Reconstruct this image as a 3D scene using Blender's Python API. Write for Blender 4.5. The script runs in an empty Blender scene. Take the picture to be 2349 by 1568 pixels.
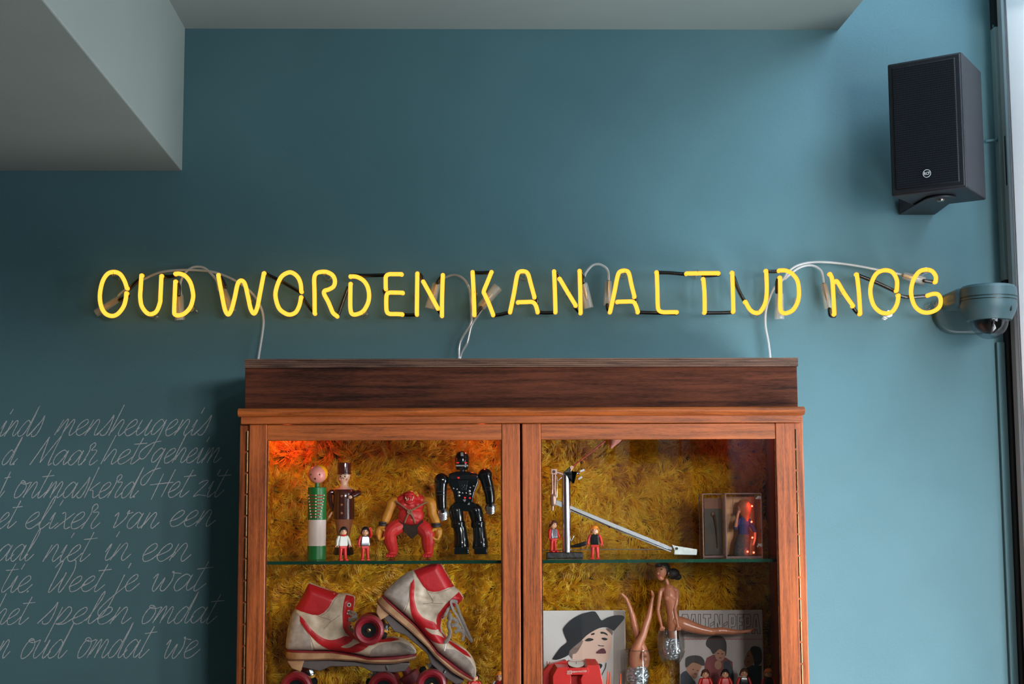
import bpy, math, random
import numpy as np
from mathutils import Vector, Matrix
from mathutils.geometry import delaunay_2d_cdt
random.seed(7); np.random.seed(7)
S = bpy.context.scene
COL = S.collection
PI = math.pi
# ---------------------------------------------------------------- camera
F = 3263.0; CX, CY = 1174.5, 784.0
EYE = Vector((0, -3.5, 1.55))
PITCH = math.atan(350 / F); YAW = math.atan(64 / F); ROLL = 0.0045
CROT = Matrix.Rotation(-YAW, 3, 'Z') @ Matrix.Rotation(PI/2 + PITCH, 3, 'X') @ Matrix.Rotation(-ROLL, 3, 'Z')
cd = bpy.data.cameras.new('camera'); cd.sensor_width = 36; cd.lens = 36 * F / 2349
cd.clip_start = 0.05; cd.clip_end = 100
cam = bpy.data.objects.new('camera', cd); COL.objects.link(cam)
cam.location = EYE; cam.rotation_euler = CROT.to_euler()
S.camera = cam

def ray(px, py):
    return CROT @ Vector(((px - CX) / F, -(py - CY) / F, -1.0))
def W(px, py, Y):
    d = ray(px, py); return EYE + d * ((Y - EYE.y) / d.y)
def WZ(px, py, Z):
    d = ray(px, py); return EYE + d * ((Z - EYE.z) / d.z)
def mpp(Y): return (Y + 3.5) / F          # metres per pixel at depth Y

# ---------------------------------------------------------------- world, light, exposure
wd = bpy.data.worlds.new('world'); S.world = wd; wd.use_nodes = True
nt = wd.node_tree; nt.nodes.clear()
wo = nt.nodes.new('ShaderNodeOutputWorld'); bg = nt.nodes.new('ShaderNodeBackground')
tc = nt.nodes.new('ShaderNodeTexCoord'); sx = nt.nodes.new('ShaderNodeSeparateXYZ')
rp = nt.nodes.new('ShaderNodeValToRGB')
rp.color_ramp.elements[0].position = 0.475; rp.color_ramp.elements[0].color = (0.10, 0.11, 0.11, 1)
rp.color_ramp.elements[1].position = 0.53; rp.color_ramp.elements[1].color = (0.60, 0.78, 1.0, 1)
mr = nt.nodes.new('ShaderNodeMapRange'); mr.inputs[1].default_value = -1; mr.inputs[2].default_value = 1
nt.links.new(tc.outputs['Generated'], sx.inputs[0]); nt.links.new(sx.outputs['Z'], mr.inputs[0])
nt.links.new(mr.outputs[0], rp.inputs[0]); nt.links.new(rp.outputs[0], bg.inputs[0])
nt.links.new(bg.outputs[0], wo.inputs[0]); bg.inputs[1].default_value = .25

def area(name, loc, target, sx_, sy_, power, col):
    l = bpy.data.lights.new(name, 'AREA'); l.shape = 'RECTANGLE'; l.size = sx_; l.size_y = sy_
    l.energy = power; l.color = col
    o = bpy.data.objects.new(name, l); COL.objects.link(o); o.location = loc
    d = (Vector(target) - Vector(loc)).normalized()
    o.rotation_euler = d.to_track_quat('-Z', 'Y').to_euler()
    return o
# daylight that comes in through the tall windows on the right and through an added, unseen high window behind the camera
area('window_sky_light', (1.75, -0.95, 3.6), (0.55, -0.95, 2.6), 1.1, 1.2, 64, (0.72, 0.90, 1.12))
area('window_near_light', (1.46, -0.92, 1.0), (0.2, -0.92, 1.0), 0.85, .95, 54, (0.94, 0.98, 1.06))
area('window_upper_light', (1.46, -1.0, 2.1), (0.2, -1.0, 2.1), 0.8, .5, 14, (0.80, 0.98, 1.1))
area('window_mid_light', (1.46, -1.7, 1.4), (0.2, -1.7, 1.4), 0.9, .65, 10, (0.94, 0.98, 1.04))
area('added_window_light', (1.75, -4.9, 2.30), (0.2, -0.3, 1.5), 1.4, .6, 3.743*58, (1.02, 0.97, 0.96))  # lamp outside the added high window, lifts lower wall and cabinet interior
S.cycles.transparent_max_bounces = 32
S.view_settings.view_transform = 'Standard'
try: S.view_settings.look = 'None'
except Exception: pass
S.view_settings.gamma = 1; S.view_settings.use_curve_mapping = False
S.view_settings.exposure = 0.0

# ---------------------------------------------------------------- materials
def lin(c):
    return tuple(((v/255)/12.92 if v/255 <= .04045 else ((v/255+.055)/1.055)**2.4) for v in c)
MC = {}
def mat(name, rgb, rough=.5, metal=0.0, var=.12, scale=30.0, bump=0.0, bscale=None, spec=.5, coat=0.0, stretch=(1,1,1), emit=None, estr=0.0, sheen=0.0, dark=None):
    """procedural principled material: colour from noise between two tones, optional bump"""
    if name in MC: return MC[name]
    m = bpy.data.materials.new(name); m.use_nodes = True; n = m.node_tree; b = n.nodes['Principled BSDF']
    c = lin(rgb) if max(rgb) > 1.001 else rgb
    t = n.nodes.new('ShaderNodeTexCoord'); mp = n.nodes.new('ShaderNodeMapping'); mp.inputs['Scale'].default_value = stretch
    n.links.new(t.outputs['Object'], mp.inputs[0])
    ns = n.nodes.new('ShaderNodeTexNoise'); ns.inputs['Scale'].default_value = scale; ns.inputs['Detail'].default_value = 5
    n.links.new(mp.outputs[0], ns.inputs['Vector'])
    r = n.nodes.new('ShaderNodeValToRGB'); r.color_ramp.elements[0].position = .3; r.color_ramp.elements[1].position = .7
    d = lin(dark) if dark else tuple(v*(1-var) for v in c)
    r.color_ramp.elements[0].color = (*d, 1); r.color_ramp.elements[1].color = (*[min(1, v*(1+var)) for v in c], 1)
    n.links.new(ns.outputs[0], r.inputs[0]); n.links.new(r.outputs[0], b.inputs['Base Color'])
    b.inputs['Roughness'].default_value = rough; b.inputs['Metallic'].default_value = metal
    b.inputs['Specular IOR Level'].default_value = spec; b.inputs['Coat Weight'].default_value = coat
    if sheen: b.inputs['Sheen Weight'].default_value = sheen
    if bump:
        bn = n.nodes.new('ShaderNodeBump'); bn.inputs['Strength'].default_value = min(1, bump); bn.inputs['Distance'].default_value = .002
        n2 = n.nodes.new('ShaderNodeTexNoise'); n2.inputs['Scale'].default_value = bscale or scale*4; n2.inputs['Detail'].default_value = 4
        n.links.new(mp.outputs[0], n2.inputs['Vector']); n.links.new(n2.outputs[0], bn.inputs['Height']); n.links.new(bn.outputs[0], b.inputs['Normal'])
    if emit: b.inputs['Emission Color'].default_value = (*emit, 1); b.inputs['Emission Strength'].default_value = estr
    MC[name] = m; return m

def glass(name, tint=(1, 1, 1), refl=.06, rough=.0, milky=0.0, ior=1.45):
    """thin clear sheet: see-through plus fresnel mirror reflection (and a little haze)"""
    if name in MC: return MC[name]
    m = bpy.data.materials.new(name); m.use_nodes = True; n = m.node_tree; n.nodes.clear()
    o = n.nodes.new('ShaderNodeOutputMaterial'); tr = n.nodes.new('ShaderNodeBsdfTransparent'); tr.inputs[0].default_value = (*tint, 1)
    gl = n.nodes.new('ShaderNodeBsdfGlossy'); gl.inputs['Roughness'].default_value = rough
    lw = n.nodes.new('ShaderNodeLayerWeight'); lw.inputs[0].default_value = .5
    pw = n.nodes.new('ShaderNodeMath'); pw.operation = 'POWER'; pw.inputs[1].default_value = 5; n.links.new(lw.outputs['Facing'], pw.inputs[0])
    ad = n.nodes.new('ShaderNodeMath'); ad.operation = 'MULTIPLY_ADD'; ad.inputs[1].default_value = .85; ad.inputs[2].default_value = refl; ad.use_clamp = True
    n.links.new(pw.outputs[0], ad.inputs[0])
    mx = n.nodes.new('ShaderNodeMixShader'); n.links.new(ad.outputs[0], mx.inputs[0]); n.links.new(tr.outputs[0], mx.inputs[1]); n.links.new(gl.outputs[0], mx.inputs[2])
    out = mx
    if milky:
        df = n.nodes.new('ShaderNodeBsdfDiffuse'); df.inputs[0].default_value = (.8, .78, .74, 1)
        m2 = n.nodes.new('ShaderNodeMixShader'); m2.inputs[0].default_value = milky
        n.links.new(mx.outputs[0], m2.inputs[1]); n.links.new(df.outputs[0], m2.inputs[2]); out = m2
    n.links.new(out.outputs[0], o.inputs[0]); MC[name] = m; return m

def wood(name, rgb, dark, axis='x', scale=14, rough=.42, spec=.3):
    if name in MC: return MC[name]
    m = bpy.data.materials.new(name); m.use_nodes = True; n = m.node_tree; b = n.nodes['Principled BSDF']
    t = n.nodes.new('ShaderNodeTexCoord'); mp = n.nodes.new('ShaderNodeMapping'); n.links.new(t.outputs['Object'], mp.inputs[0])
    mp.inputs['Scale'].default_value = {'x': (1, 14, 22), 'z': (22, 14, 1)}[axis]
    n1 = n.nodes.new('ShaderNodeTexNoise'); n1.inputs['Scale'].default_value = scale/2; n1.inputs['Detail'].default_value = 8; n1.inputs['Distortion'].default_value = .5
    n2 = n.nodes.new('ShaderNodeTexNoise'); n2.inputs['Scale'].default_value = 3.2; n2.inputs['Detail'].default_value = 3
    n3 = n.nodes.new('ShaderNodeTexNoise'); n3.inputs['Scale'].default_value = scale*7; n3.inputs['Detail'].default_value = 4
    n.links.new(mp.outputs[0], n1.inputs['Vector']); n.links.new(t.outputs['Object'], n2.inputs['Vector']); n.links.new(mp.outputs[0], n3.inputs['Vector'])
    a = n.nodes.new('ShaderNodeMath'); a.operation = 'MULTIPLY_ADD'; a.inputs[1].default_value = .42
    bb = n.nodes.new('ShaderNodeMath'); bb.operation = 'MULTIPLY_ADD'; bb.inputs[1].default_value = .25
    cc = n.nodes.new('ShaderNodeMath'); cc.operation = 'MULTIPLY'; cc.inputs[1].default_value = .33
    n.links.new(n3.outputs[0], cc.inputs[0]); n.links.new(n2.outputs[0], bb.inputs[0]); n.links.new(cc.outputs[0], bb.inputs[2])
    n.links.new(n1.outputs[0], a.inputs[0]); n.links.new(bb.outputs[0], a.inputs[2])
    r = n.nodes.new('ShaderNodeValToRGB'); r.color_ramp.elements[0].position = .40; r.color_ramp.elements[1].position = .60
    r.color_ramp.elements[0].color = (*lin(dark), 1); r.color_ramp.elements[1].color = (*lin(rgb), 1)
    n.links.new(a.outputs[0], r.inputs[0]); n.links.new(r.outputs[0], b.inputs['Base Color'])
    b.inputs['Roughness'].default_value = rough; b.inputs['Specular IOR Level'].default_value = spec
    bn = n.nodes.new('ShaderNodeBump'); bn.inputs['Strength'].default_value = .25; bn.inputs['Distance'].default_value = .001
    n.links.new(n1.outputs[0], bn.inputs['Height']); n.links.new(bn.outputs[0], b.inputs['Normal'])
    MC[name] = m; return m

# ---------------------------------------------------------------- mesh builder
def V(*a): return Vector(a)
def root_of(o):
    while o.parent: o = o.parent
    return o
class MB:
    def __init__(s): s.v = []; s.f = []; s.m = []
    def add(s, vs, fs, m=0):
        b = len(s.v); s.v += [tuple(v) for v in vs]; s.f += [tuple(i + b for i in f) for f in fs]; s.m += [m]*len(fs); return s
    def box(s, x0, x1, y0, y1, z0, z1, m=0):
        x0, x1 = min(x0, x1), max(x0, x1); y0, y1 = min(y0, y1), max(y0, y1); z0, z1 = min(z0, z1), max(z0, z1)
        return s.add([(x0,y0,z0),(x1,y0,z0),(x1,y1,z0),(x0,y1,z0),(x0,y0,z1),(x1,y0,z1),(x1,y1,z1),(x0,y1,z1)],
                     [(0,3,2,1),(4,5,6,7),(0,1,5,4),(1,2,6,5),(2,3,7,6),(3,0,4,7)], m)
    def obox(s, c, size, R=Matrix.Identity(3), m=0):
        c = Vector(c); h = [v/2 for v in size]
        vs = [c + R @ Vector((x*h[0], y*h[1], z*h[2])) for z in (-1, 1) for x, y in ((-1,-1),(1,-1),(1,1),(-1,1))]
        return s.add(vs, [(0,3,2,1),(4,5,6,7),(0,1,5,4),(1,2,6,5),(2,3,7,6),(3,0,4,7)], m)
    def prism(s, front, off, m=0):
        """closed polygon (3D, any winding) swept by vector off"""
        n = len(front); off = Vector(off); vs = [Vector(p) for p in front] + [Vector(p) + off for p in front]
        nn = Vector((0,0,0))
        for i in range(n): nn += vs[i].cross(vs[(i+1) % n])
        fr = list(range(n)); bk = list(range(n, 2*n))
        if nn.dot(off) > 0: fr.reverse(); sides = [(i, (i+1) % n, (i+1) % n+n, i+n) for i in range(n)]
        else: bk.reverse(); sides = [((i+1) % n, i, i+n, (i+1) % n+n) for i in range(n)]
        return s.add(vs, [tuple(fr), tuple(bk)] + sides, m)
    def tube(s, pts, r, n=10, m=0, caps='round', flat=None):
        pts = [Vector(p) for p in pts]
        k = len(pts); rr = list(r) if hasattr(r, '__len__') else [r]*k
        P, R = [], []
        def tang(i):
            a = pts[max(i-1, 0)]; b = pts[min(i+1, k-1)]; d = b - a
            return d.normalized() if d.length > 1e-9 else Vector((0, 0, 1))
        t0, t1 = tang(0), tang(k-1)
        T = []
        if caps == 'round':
            for a in (.15, .5, .85):
                P.append(pts[0] - t0*rr[0]*math.cos(a*PI/2)); R.append(rr[0]*math.sin(a*PI/2)); T.append(t0)
        for i in range(k): P.append(pts[i]); R.append(rr[i]); T.append(tang(i))
        if caps == 'round':
            for a in (.85, .5, .15):
                P.append(pts[-1] + t1*rr[-1]*math.cos(a*PI/2)); R.append(rr[-1]*math.sin(a*PI/2)); T.append(t1)
        up = Vector((0, -1, 0)) if abs(T[0].y) < .9 else Vector((0, 0, 1))
        x = (up - T[0]*up.dot(T[0])).normalized(); vs = []
        for i in range(len(P)):
            x = (x - T[i]*x.dot(T[i]))
            x = x.normalized() if x.length > 1e-6 else T[i].orthogonal().normalized()
            y = T[i].cross(x)
            fx = flat if flat else 1.0
            for j in range(n):
                a = 2*PI*j/n; vs.append(P[i] + x*(math.cos(a)*R[i]*fx) + y*(math.sin(a)*R[i]))
        q = len(P); fs = [(i*n+j, i*n+(j+1) % n, (i+1)*n+(j+1) % n, (i+1)*n+j) for i in range(q-1) for j in range(n)]
        fs.append(tuple(reversed(range(n)))); fs.append(tuple(range((q-1)*n, q*n)))
        return s.add(vs, fs, m)
    def lathe(s, prof, c=(0,0,0), n=32, R=Matrix.Identity(3), m=0, sy=1.0):
        c = Vector(c); vs = []; fs = []
        for (r, z) in prof:
            for j in range(n):
                a = 2*PI*j/n; vs.append(c + R @ Vector((r*math.cos(a), sy*r*math.sin(a), z)))
        q = len(prof)
        for i in range(q-1):
            for j in range(n): fs.append((i*n+j, i*n+(j+1) % n, (i+1)*n+(j+1) % n, (i+1)*n+j))
        fs.append(tuple(reversed(range(n)))); fs.append(tuple(range((q-1)*n, q*n)))
        return s.add(vs, fs, m)
    def ell(s, c, r, R=Matrix.Identity(3), n=18, k=11, m=0):
        r = r if hasattr(r, '__len__') else (r, r, r)
        c = Vector(c); vs = []; fs = []
        for i in range(1, k):
            t = PI*i/k
            for j in range(n):
                a = 2*PI*j/n
                vs.append(c + R @ Vector((r[0]*math.sin(t)*math.cos(a), r[1]*math.sin(t)*math.sin(a), -r[2]*math.cos(t))))
        for i in range(k-2):
            for j in range(n): fs.append((i*n+j, i*n+(j+1) % n, (i+1)*n+(j+1) % n, (i+1)*n+j))
        vs.append(c + R @ Vector((0, 0, -r[2]))); vs.append(c + R @ Vector((0, 0, r[2])))
        b = (k-1)*n
        for j in range(n): fs.append((b, (j+1) % n, j)); fs.append((b+1, (k-2)*n+j, (k-2)*n+(j+1) % n))
        return s.add(vs, fs, m)
    def ring(s, c, R0, r, Rm=Matrix.Identity(3), a0=0, a1=2*PI, n=20, k=8, m=0):
        """torus or arc in the local xz plane"""
        c = Vector(c)
        pts = [c + Rm @ Vector((R0*math.cos(a0+(a1-a0)*i/n), 0, R0*math.sin(a0+(a1-a0)*i/n))) for i in range(n+1)]
        return s.tube(pts, r, k, m, 'round' if a1-a0 < 6.2 else 'flat')
    def build(s, name, mats, parent=None, local=False, smooth=True, angle=40, bevel=0, bseg=2, remesh=0, xf=None, smoothit=0, subsurf=0, base=None):
        me = bpy.data.meshes.new(name)
        vs = np.array(s.v, dtype=float)
        loc = Vector((0, 0, 0))
        if xf is not None: vs = np.array([tuple(xf @ Vector(v)) for v in s.v])
        elif parent is not None:
            if not local: vs = vs - np.array(root_of(parent).location)
        elif not local:
            mn, mx = vs.min(0), vs.max(0)
            loc = Vector(base) if base is not None else Vector(((mn[0]+mx[0])/2, (mn[1]+mx[1])/2, mn[2])); vs = vs - np.array(loc)
        me.from_pydata([tuple(v) for v in vs], [], s.f)
        if not isinstance(mats, (list, tuple)): mats = [mats]
        for mm in mats: me.materials.append(mm)
        if len(mats) > 1: me.polygons.foreach_set('material_index', s.m)
        me.update()
        if smooth:
            me.polygons.foreach_set('use_smooth', [True]*len(me.polygons))
            if angle < 179: me.set_sharp_from_angle(angle=math.radians(angle))
        o = bpy.data.objects.new(name, me); COL.objects.link(o); o.location = loc
        if parent is not None: o.parent = parent
        if remesh:
            md = o.modifiers.new('remesh', 'REMESH'); md.mode = 'VOXEL'; md.voxel_size = remesh; md.use_smooth_shade = True
            if smoothit: ms = o.modifiers.new('smooth', 'SMOOTH'); ms.iterations = smoothit; ms.factor = .5
        if bevel:
            mb = o.modifiers.new('bevel', 'BEVEL'); mb.width = bevel; mb.segments = bseg; mb.limit_method = 'ANGLE'; mb.angle_limit = math.radians(35)
        if subsurf: mq = o.modifiers.new('sub', 'SUBSURF'); mq.levels = subsurf; mq.render_levels = subsurf
        return o
def tag(o, label=None, cat=None, group=None, kind=None):
    if label: o['label'] = label
    if cat: o['category'] = cat
    if group: o['group'] = group
    if kind: o['kind'] = kind
    return o
def thing(name, loc, label, cat, group=None, rot=(0,0,0)):
    o = bpy.data.objects.new(name, None); o.empty_display_size = .02; COL.objects.link(o); o.location = loc; o.rotation_euler = rot
    return tag(o, label, cat, group)
def catmull(p, sub=6, closed=False):
    p = [np.array(q, float) for q in p]; out = []
    n = len(p)
    for i in range(n if closed else n-1):
        if closed: a, b, c, d = p[i-1], p[i], p[(i+1) % n], p[(i+2) % n]
        else: a, b, c, d = p[max(i-1, 0)], p[i], p[i+1], p[min(i+2, n-1)]
        for k in range(sub):
            t = k/sub
            out.append(.5*((2*b) + (c-a)*t + (2*a-5*b+4*c-d)*t*t + (3*b-a-3*c+d)*t**3))
    if not closed: out.append(p[-1])
    return [tuple(q) for q in out]
def interp(r, n):
    return list(np.interp(np.linspace(0, 1, n), np.linspace(0, 1, len(r)), r))
class PX:
    """lets shapes be given as image-like coordinates on a vertical plane at depth Y; third number = offset towards the room, same unit"""
    def __init__(s, Y): s.Y = Y; s.u = mpp(Y)
    def __call__(s, x, y, d=0): p = W(x, y, s.Y); return Vector((p.x, p.y - d*s.u, p.z))
    def path(s, pts, sub=5): return [s(*q) for q in catmull([(*q, 0) if len(q) == 2 else q for q in pts], sub)]
def limb(mb, P, pts, radii, sub=5, n=12, m=0, flat=None):
    path = P.path(pts, sub); mb.tube(path, [v*P.u for v in interp(radii, len(path))], n, m, 'round', flat); return mb
def text_obj(name, txt, size, m, parent, loc, rot=(PI/2, 0, 0), extrude=.0003, offset=0, scale=(1,1,1), align='CENTER'):
    cu = bpy.data.curves.new(name, 'FONT'); cu.body = txt; cu.size = size; cu.extrude = extrude; cu.offset = offset
    cu.align_x = align; cu.align_y = 'CENTER'; cu.resolution_u = 3
    t = bpy.data.objects.new('tmp_text', cu); COL.objects.link(t)
    dg = bpy.context.evaluated_depsgraph_get(); me = bpy.data.meshes.new_from_object(t.evaluated_get(dg))
    bpy.data.objects.remove(t); me.name = name; me.materials.clear(); me.materials.append(m)
    o = bpy.data.objects.new(name, me); COL.objects.link(o); o.parent = parent; o.location = loc; o.rotation_euler = rot; o.scale = scale
    return o
# ================================================================ ROOM
M_wall = mat('wall_paint', (80, 117, 124), rough=.62, var=.05, scale=5, bump=.12, bscale=180, spec=.35)
M_ceil = mat('ceiling_paint', (136, 146, 140), rough=.7, var=.03, scale=4, bump=.1, bscale=150, spec=.3)
M_floor = wood('floor_wood', (120, 92, 66), (80, 58, 40), 'x')
M_frame = mat('white_frame_paint', (236, 238, 242), rough=.35, var=.03, scale=8, bump=.05)
M_rubber = mat('black_gap', (10, 11, 13), rough=.7, var=.1)
XW = W(2287, 300, 0).x
ZC = W(1200, 67, 0).z
ZB = W(200, 392, 0).z
XB = W(418, 394, 0).x
XS = W(1923, 66, 0).x
c1 = WZ(1980, 0, ZC); b1 = WZ(99, 0, ZB); b2 = WZ(382, 0, ZC)
print('XW', XW, 'ZC', ZC, 'ZB', ZB, 'XB', XB, 'XS', XS, 'soffit edge', c1, 'beam', b1, b2)
YF = -6.2; ZT = 4.3; XL = -3.0
def struct(name, mb, m, **k): return tag(mb.build(name, m, **k), kind='structure')
struct('wall_back', MB().box(XL, XW+.02, 0, .12, 0, ZT), M_wall, smooth=False)
struct('wall_left', MB().box(XL-.12, XL, YF, 0, 0, ZT), M_wall, smooth=False)
struct('floor', MB().box(XL-.12, XW+.3, YF-.12, .12, -.1, 0), M_floor, smooth=False)
struct('ceiling', MB().box(XL-.12, XW+.3, YF-.12, .12, ZT, ZT+.12), M_ceil, smooth=False)
# lower ceiling slab: its right edge runs out from the wall corner
ex = XS + (c1.x - XS) / (c1.y) * YF if abs(c1.y) > .01 else XS
struct('ceiling_lowered', MB().prism([(XB-.2, 0, ZC), (XS, 0, ZC), (ex, YF, ZC), (XB-.2, YF, ZC)], (0, 0, ZT-ZC)), M_ceil, smooth=False)
bx = XB + (b1.x - XB) / b1.y * YF
struct('ceiling_beam', MB().prism([(XL, 0, ZB), (XB, 0, ZB), (bx, YF, ZB), (XL, YF, ZB)], (0, 0, ZT-ZB-.001)), M_ceil, smooth=False, bevel=.003)
# front wall behind the camera with a glazed double door
dx0, dx1 = .66, 1.24
fw = MB(); fw.box(XL, dx0-.06, YF-.12, YF, 0, ZT); fw.box(dx1+.06, XW+.3, YF-.12, YF, 0, ZT); fw.box(dx0-.06, dx1+.06, YF-.12, YF, 2.25, ZT)
struct('wall_front', fw, M_wall, smooth=False)
fd = MB()
for a, b, c, d in ((dx0-.06, dx0+.16, 0, 2.25), (dx0+.25, dx0+.43, 0, 2.25), (dx0+.56, dx1+.06, 0, 2.25), (dx0+.1, dx1, 0, 1.02), (dx0+.1, dx1, 1.74, 2.25)):
    fd.box(a, b, YF-.08, YF-.03, c, d)
dr = struct('door_1', fd, M_frame, smooth=False)
fg = MB(); fg.box(dx0+.16, dx0+.25, YF-.06, YF-.055, 1.02, 1.74); fg.box(dx0+.43, dx0+.56, YF-.06, YF-.055, 1.02, 1.74)
fg.build('glass_pane', glass('window_glass'), dr, smooth=False)
# right side: window wall. corner trim strips close to the back wall, then the frame
wr = MB(); wr.box(XW+.04, XW+.16, YF, 0, 0, .35); wr.box(XW+.04, XW+.16, YF, 0, 4.2, ZT); wr.box(XW+.04, XW+.16, -3.95, -3.55, 0, ZT); wr.box(XW+.04, XW+.16, YF, -3.95, 0, 1.92); wr.box(XW+.04, XW+.16, YF, -3.95, 2.68, ZT); wr.box(XW+.04, XW+.16, YF, -5.95, 1.92, 2.68)
struct('wall_right', wr, M_wall, smooth=False)
def xAt(px, py, Y): return W(px, py, Y).x
def vstrip(px_top, py_top, px_bot, py_bot, Y): return W(px_top, py_top, Y).x
# dark teal cover strip in the corner, black rubber gap, grey and white frame members
zc645, zc70 = W(2290, 645, 0).z, W(2290, 70, 0).z
struct('trim_1', MB().box(XW-.027, XW-.007, -.012, -.001, 0, W(2290, 785, 0).z), M_wall, smooth=False, bevel=.002)
struct('trim_2', MB().box(XW-.006, XW+.04, -.0285, -.0, 0, ZT), M_rubber, smooth=False)
struct('trim_3', MB().box(XW-.0068, XW+.03, -.0305, -.0005, zc645, zc70), mat('grey_teal_strip', (132, 150, 150), rough=.5, var=.05, scale=6, bump=.05), smooth=False, bevel=.001)
xg = XW
win = struct('window_1', MB().box(xg, xg+.07, -.0685, -.034, 0, ZT), mat('grey_frame_paint', (158, 158, 156), rough=.4, var=.04, scale=6, bump=.05), smooth=False, bevel=.001)
MB().prism([(xg-.004, -.0695, 0), (xg+.0, -.10, 0), (xg+.135, -.28, 0), (xg+.16, -.28, 0), (xg+.16, -.0695, 0)], (0, 0, ZT)).build('window_frame', M_frame, win, smooth=False, bevel=.003)  # white face splayed outward so it catches the window light and looks brighter
MB().box(xg-.0046, xg-.001, -.0955, -.0935, .0, ZT).build('frame_groove', mat('grey_groove', (70, 72, 76), rough=.6), win, smooth=False)
gp = MB(); hz = MB()
ys = [-.30, -1.35, -2.45, -3.55]
for i in range(len(ys)-1):
    if i: MB().box(xg, xg+.06, ys[i]-.035, ys[i]+.035, .35, 4.2).build('mullion', M_frame, win, smooth=False, bevel=.003)
    gp.box(xg+.03, xg+.036, ys[i+1]+.035, ys[i]-.035, .35, 4.2)
gp.build('glass_pane', glass('window_glass'), win, smooth=False)
for z in (.35, .98, 2.72, 4.14):
    MB().box(xg, xg+.06, -3.55, -.30, z, z+.06).build('window_rail', M_frame, win, smooth=False, bevel=.003)
MB().box(xg-.0006, xg+.02, -.055, -.048, W(2310, 425, -.05).z, W(2310, 312, -.05).z).build('latch_slot', M_rubber, win, smooth=False)
struct('added_shade_beam', MB().box(XL, XW, -2.36, -2.2, 2.08, ZC), M_ceil, smooth=False)  # unseen beam added to keep the rear light off the upper wall
w2 = struct('added_window', MB().box(XW+.04, XW+.09, -5.95, -3.95, 1.92, 1.97).box(XW+.04, XW+.09, -5.95, -3.95, 2.63, 2.68).box(XW+.04, XW+.09, -4.97, -4.93, 1.97, 2.63), M_frame, smooth=False)  # unseen high window, added to let in light from behind the camera
MB().box(XW+.06, XW+.065, -5.95, -3.95, 1.97, 2.63).build('glass_pane', glass('window_glass'), w2, smooth=False)
# small painted pipe stub and hook between speaker and frame
p = PX(-.02)
ho = MB(); ho.tube([p(2262, 323), p(2289, 320)], .0032, 10); ho.ell(p(2287, 320), .0055)
tag(ho.build('wall_hook', M_wall), 'small teal painted peg on the wall just right of the black speaker', 'hook')
ho = MB(); ho.tube([p(2279, 62), p(2291, 56)], .003, 10); ho.ell(p(2281, 60), .005)
tag(ho.build('wall_hook', M_wall), 'small painted peg at the wall corner above the speaker, near top edge', 'hook')

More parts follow.
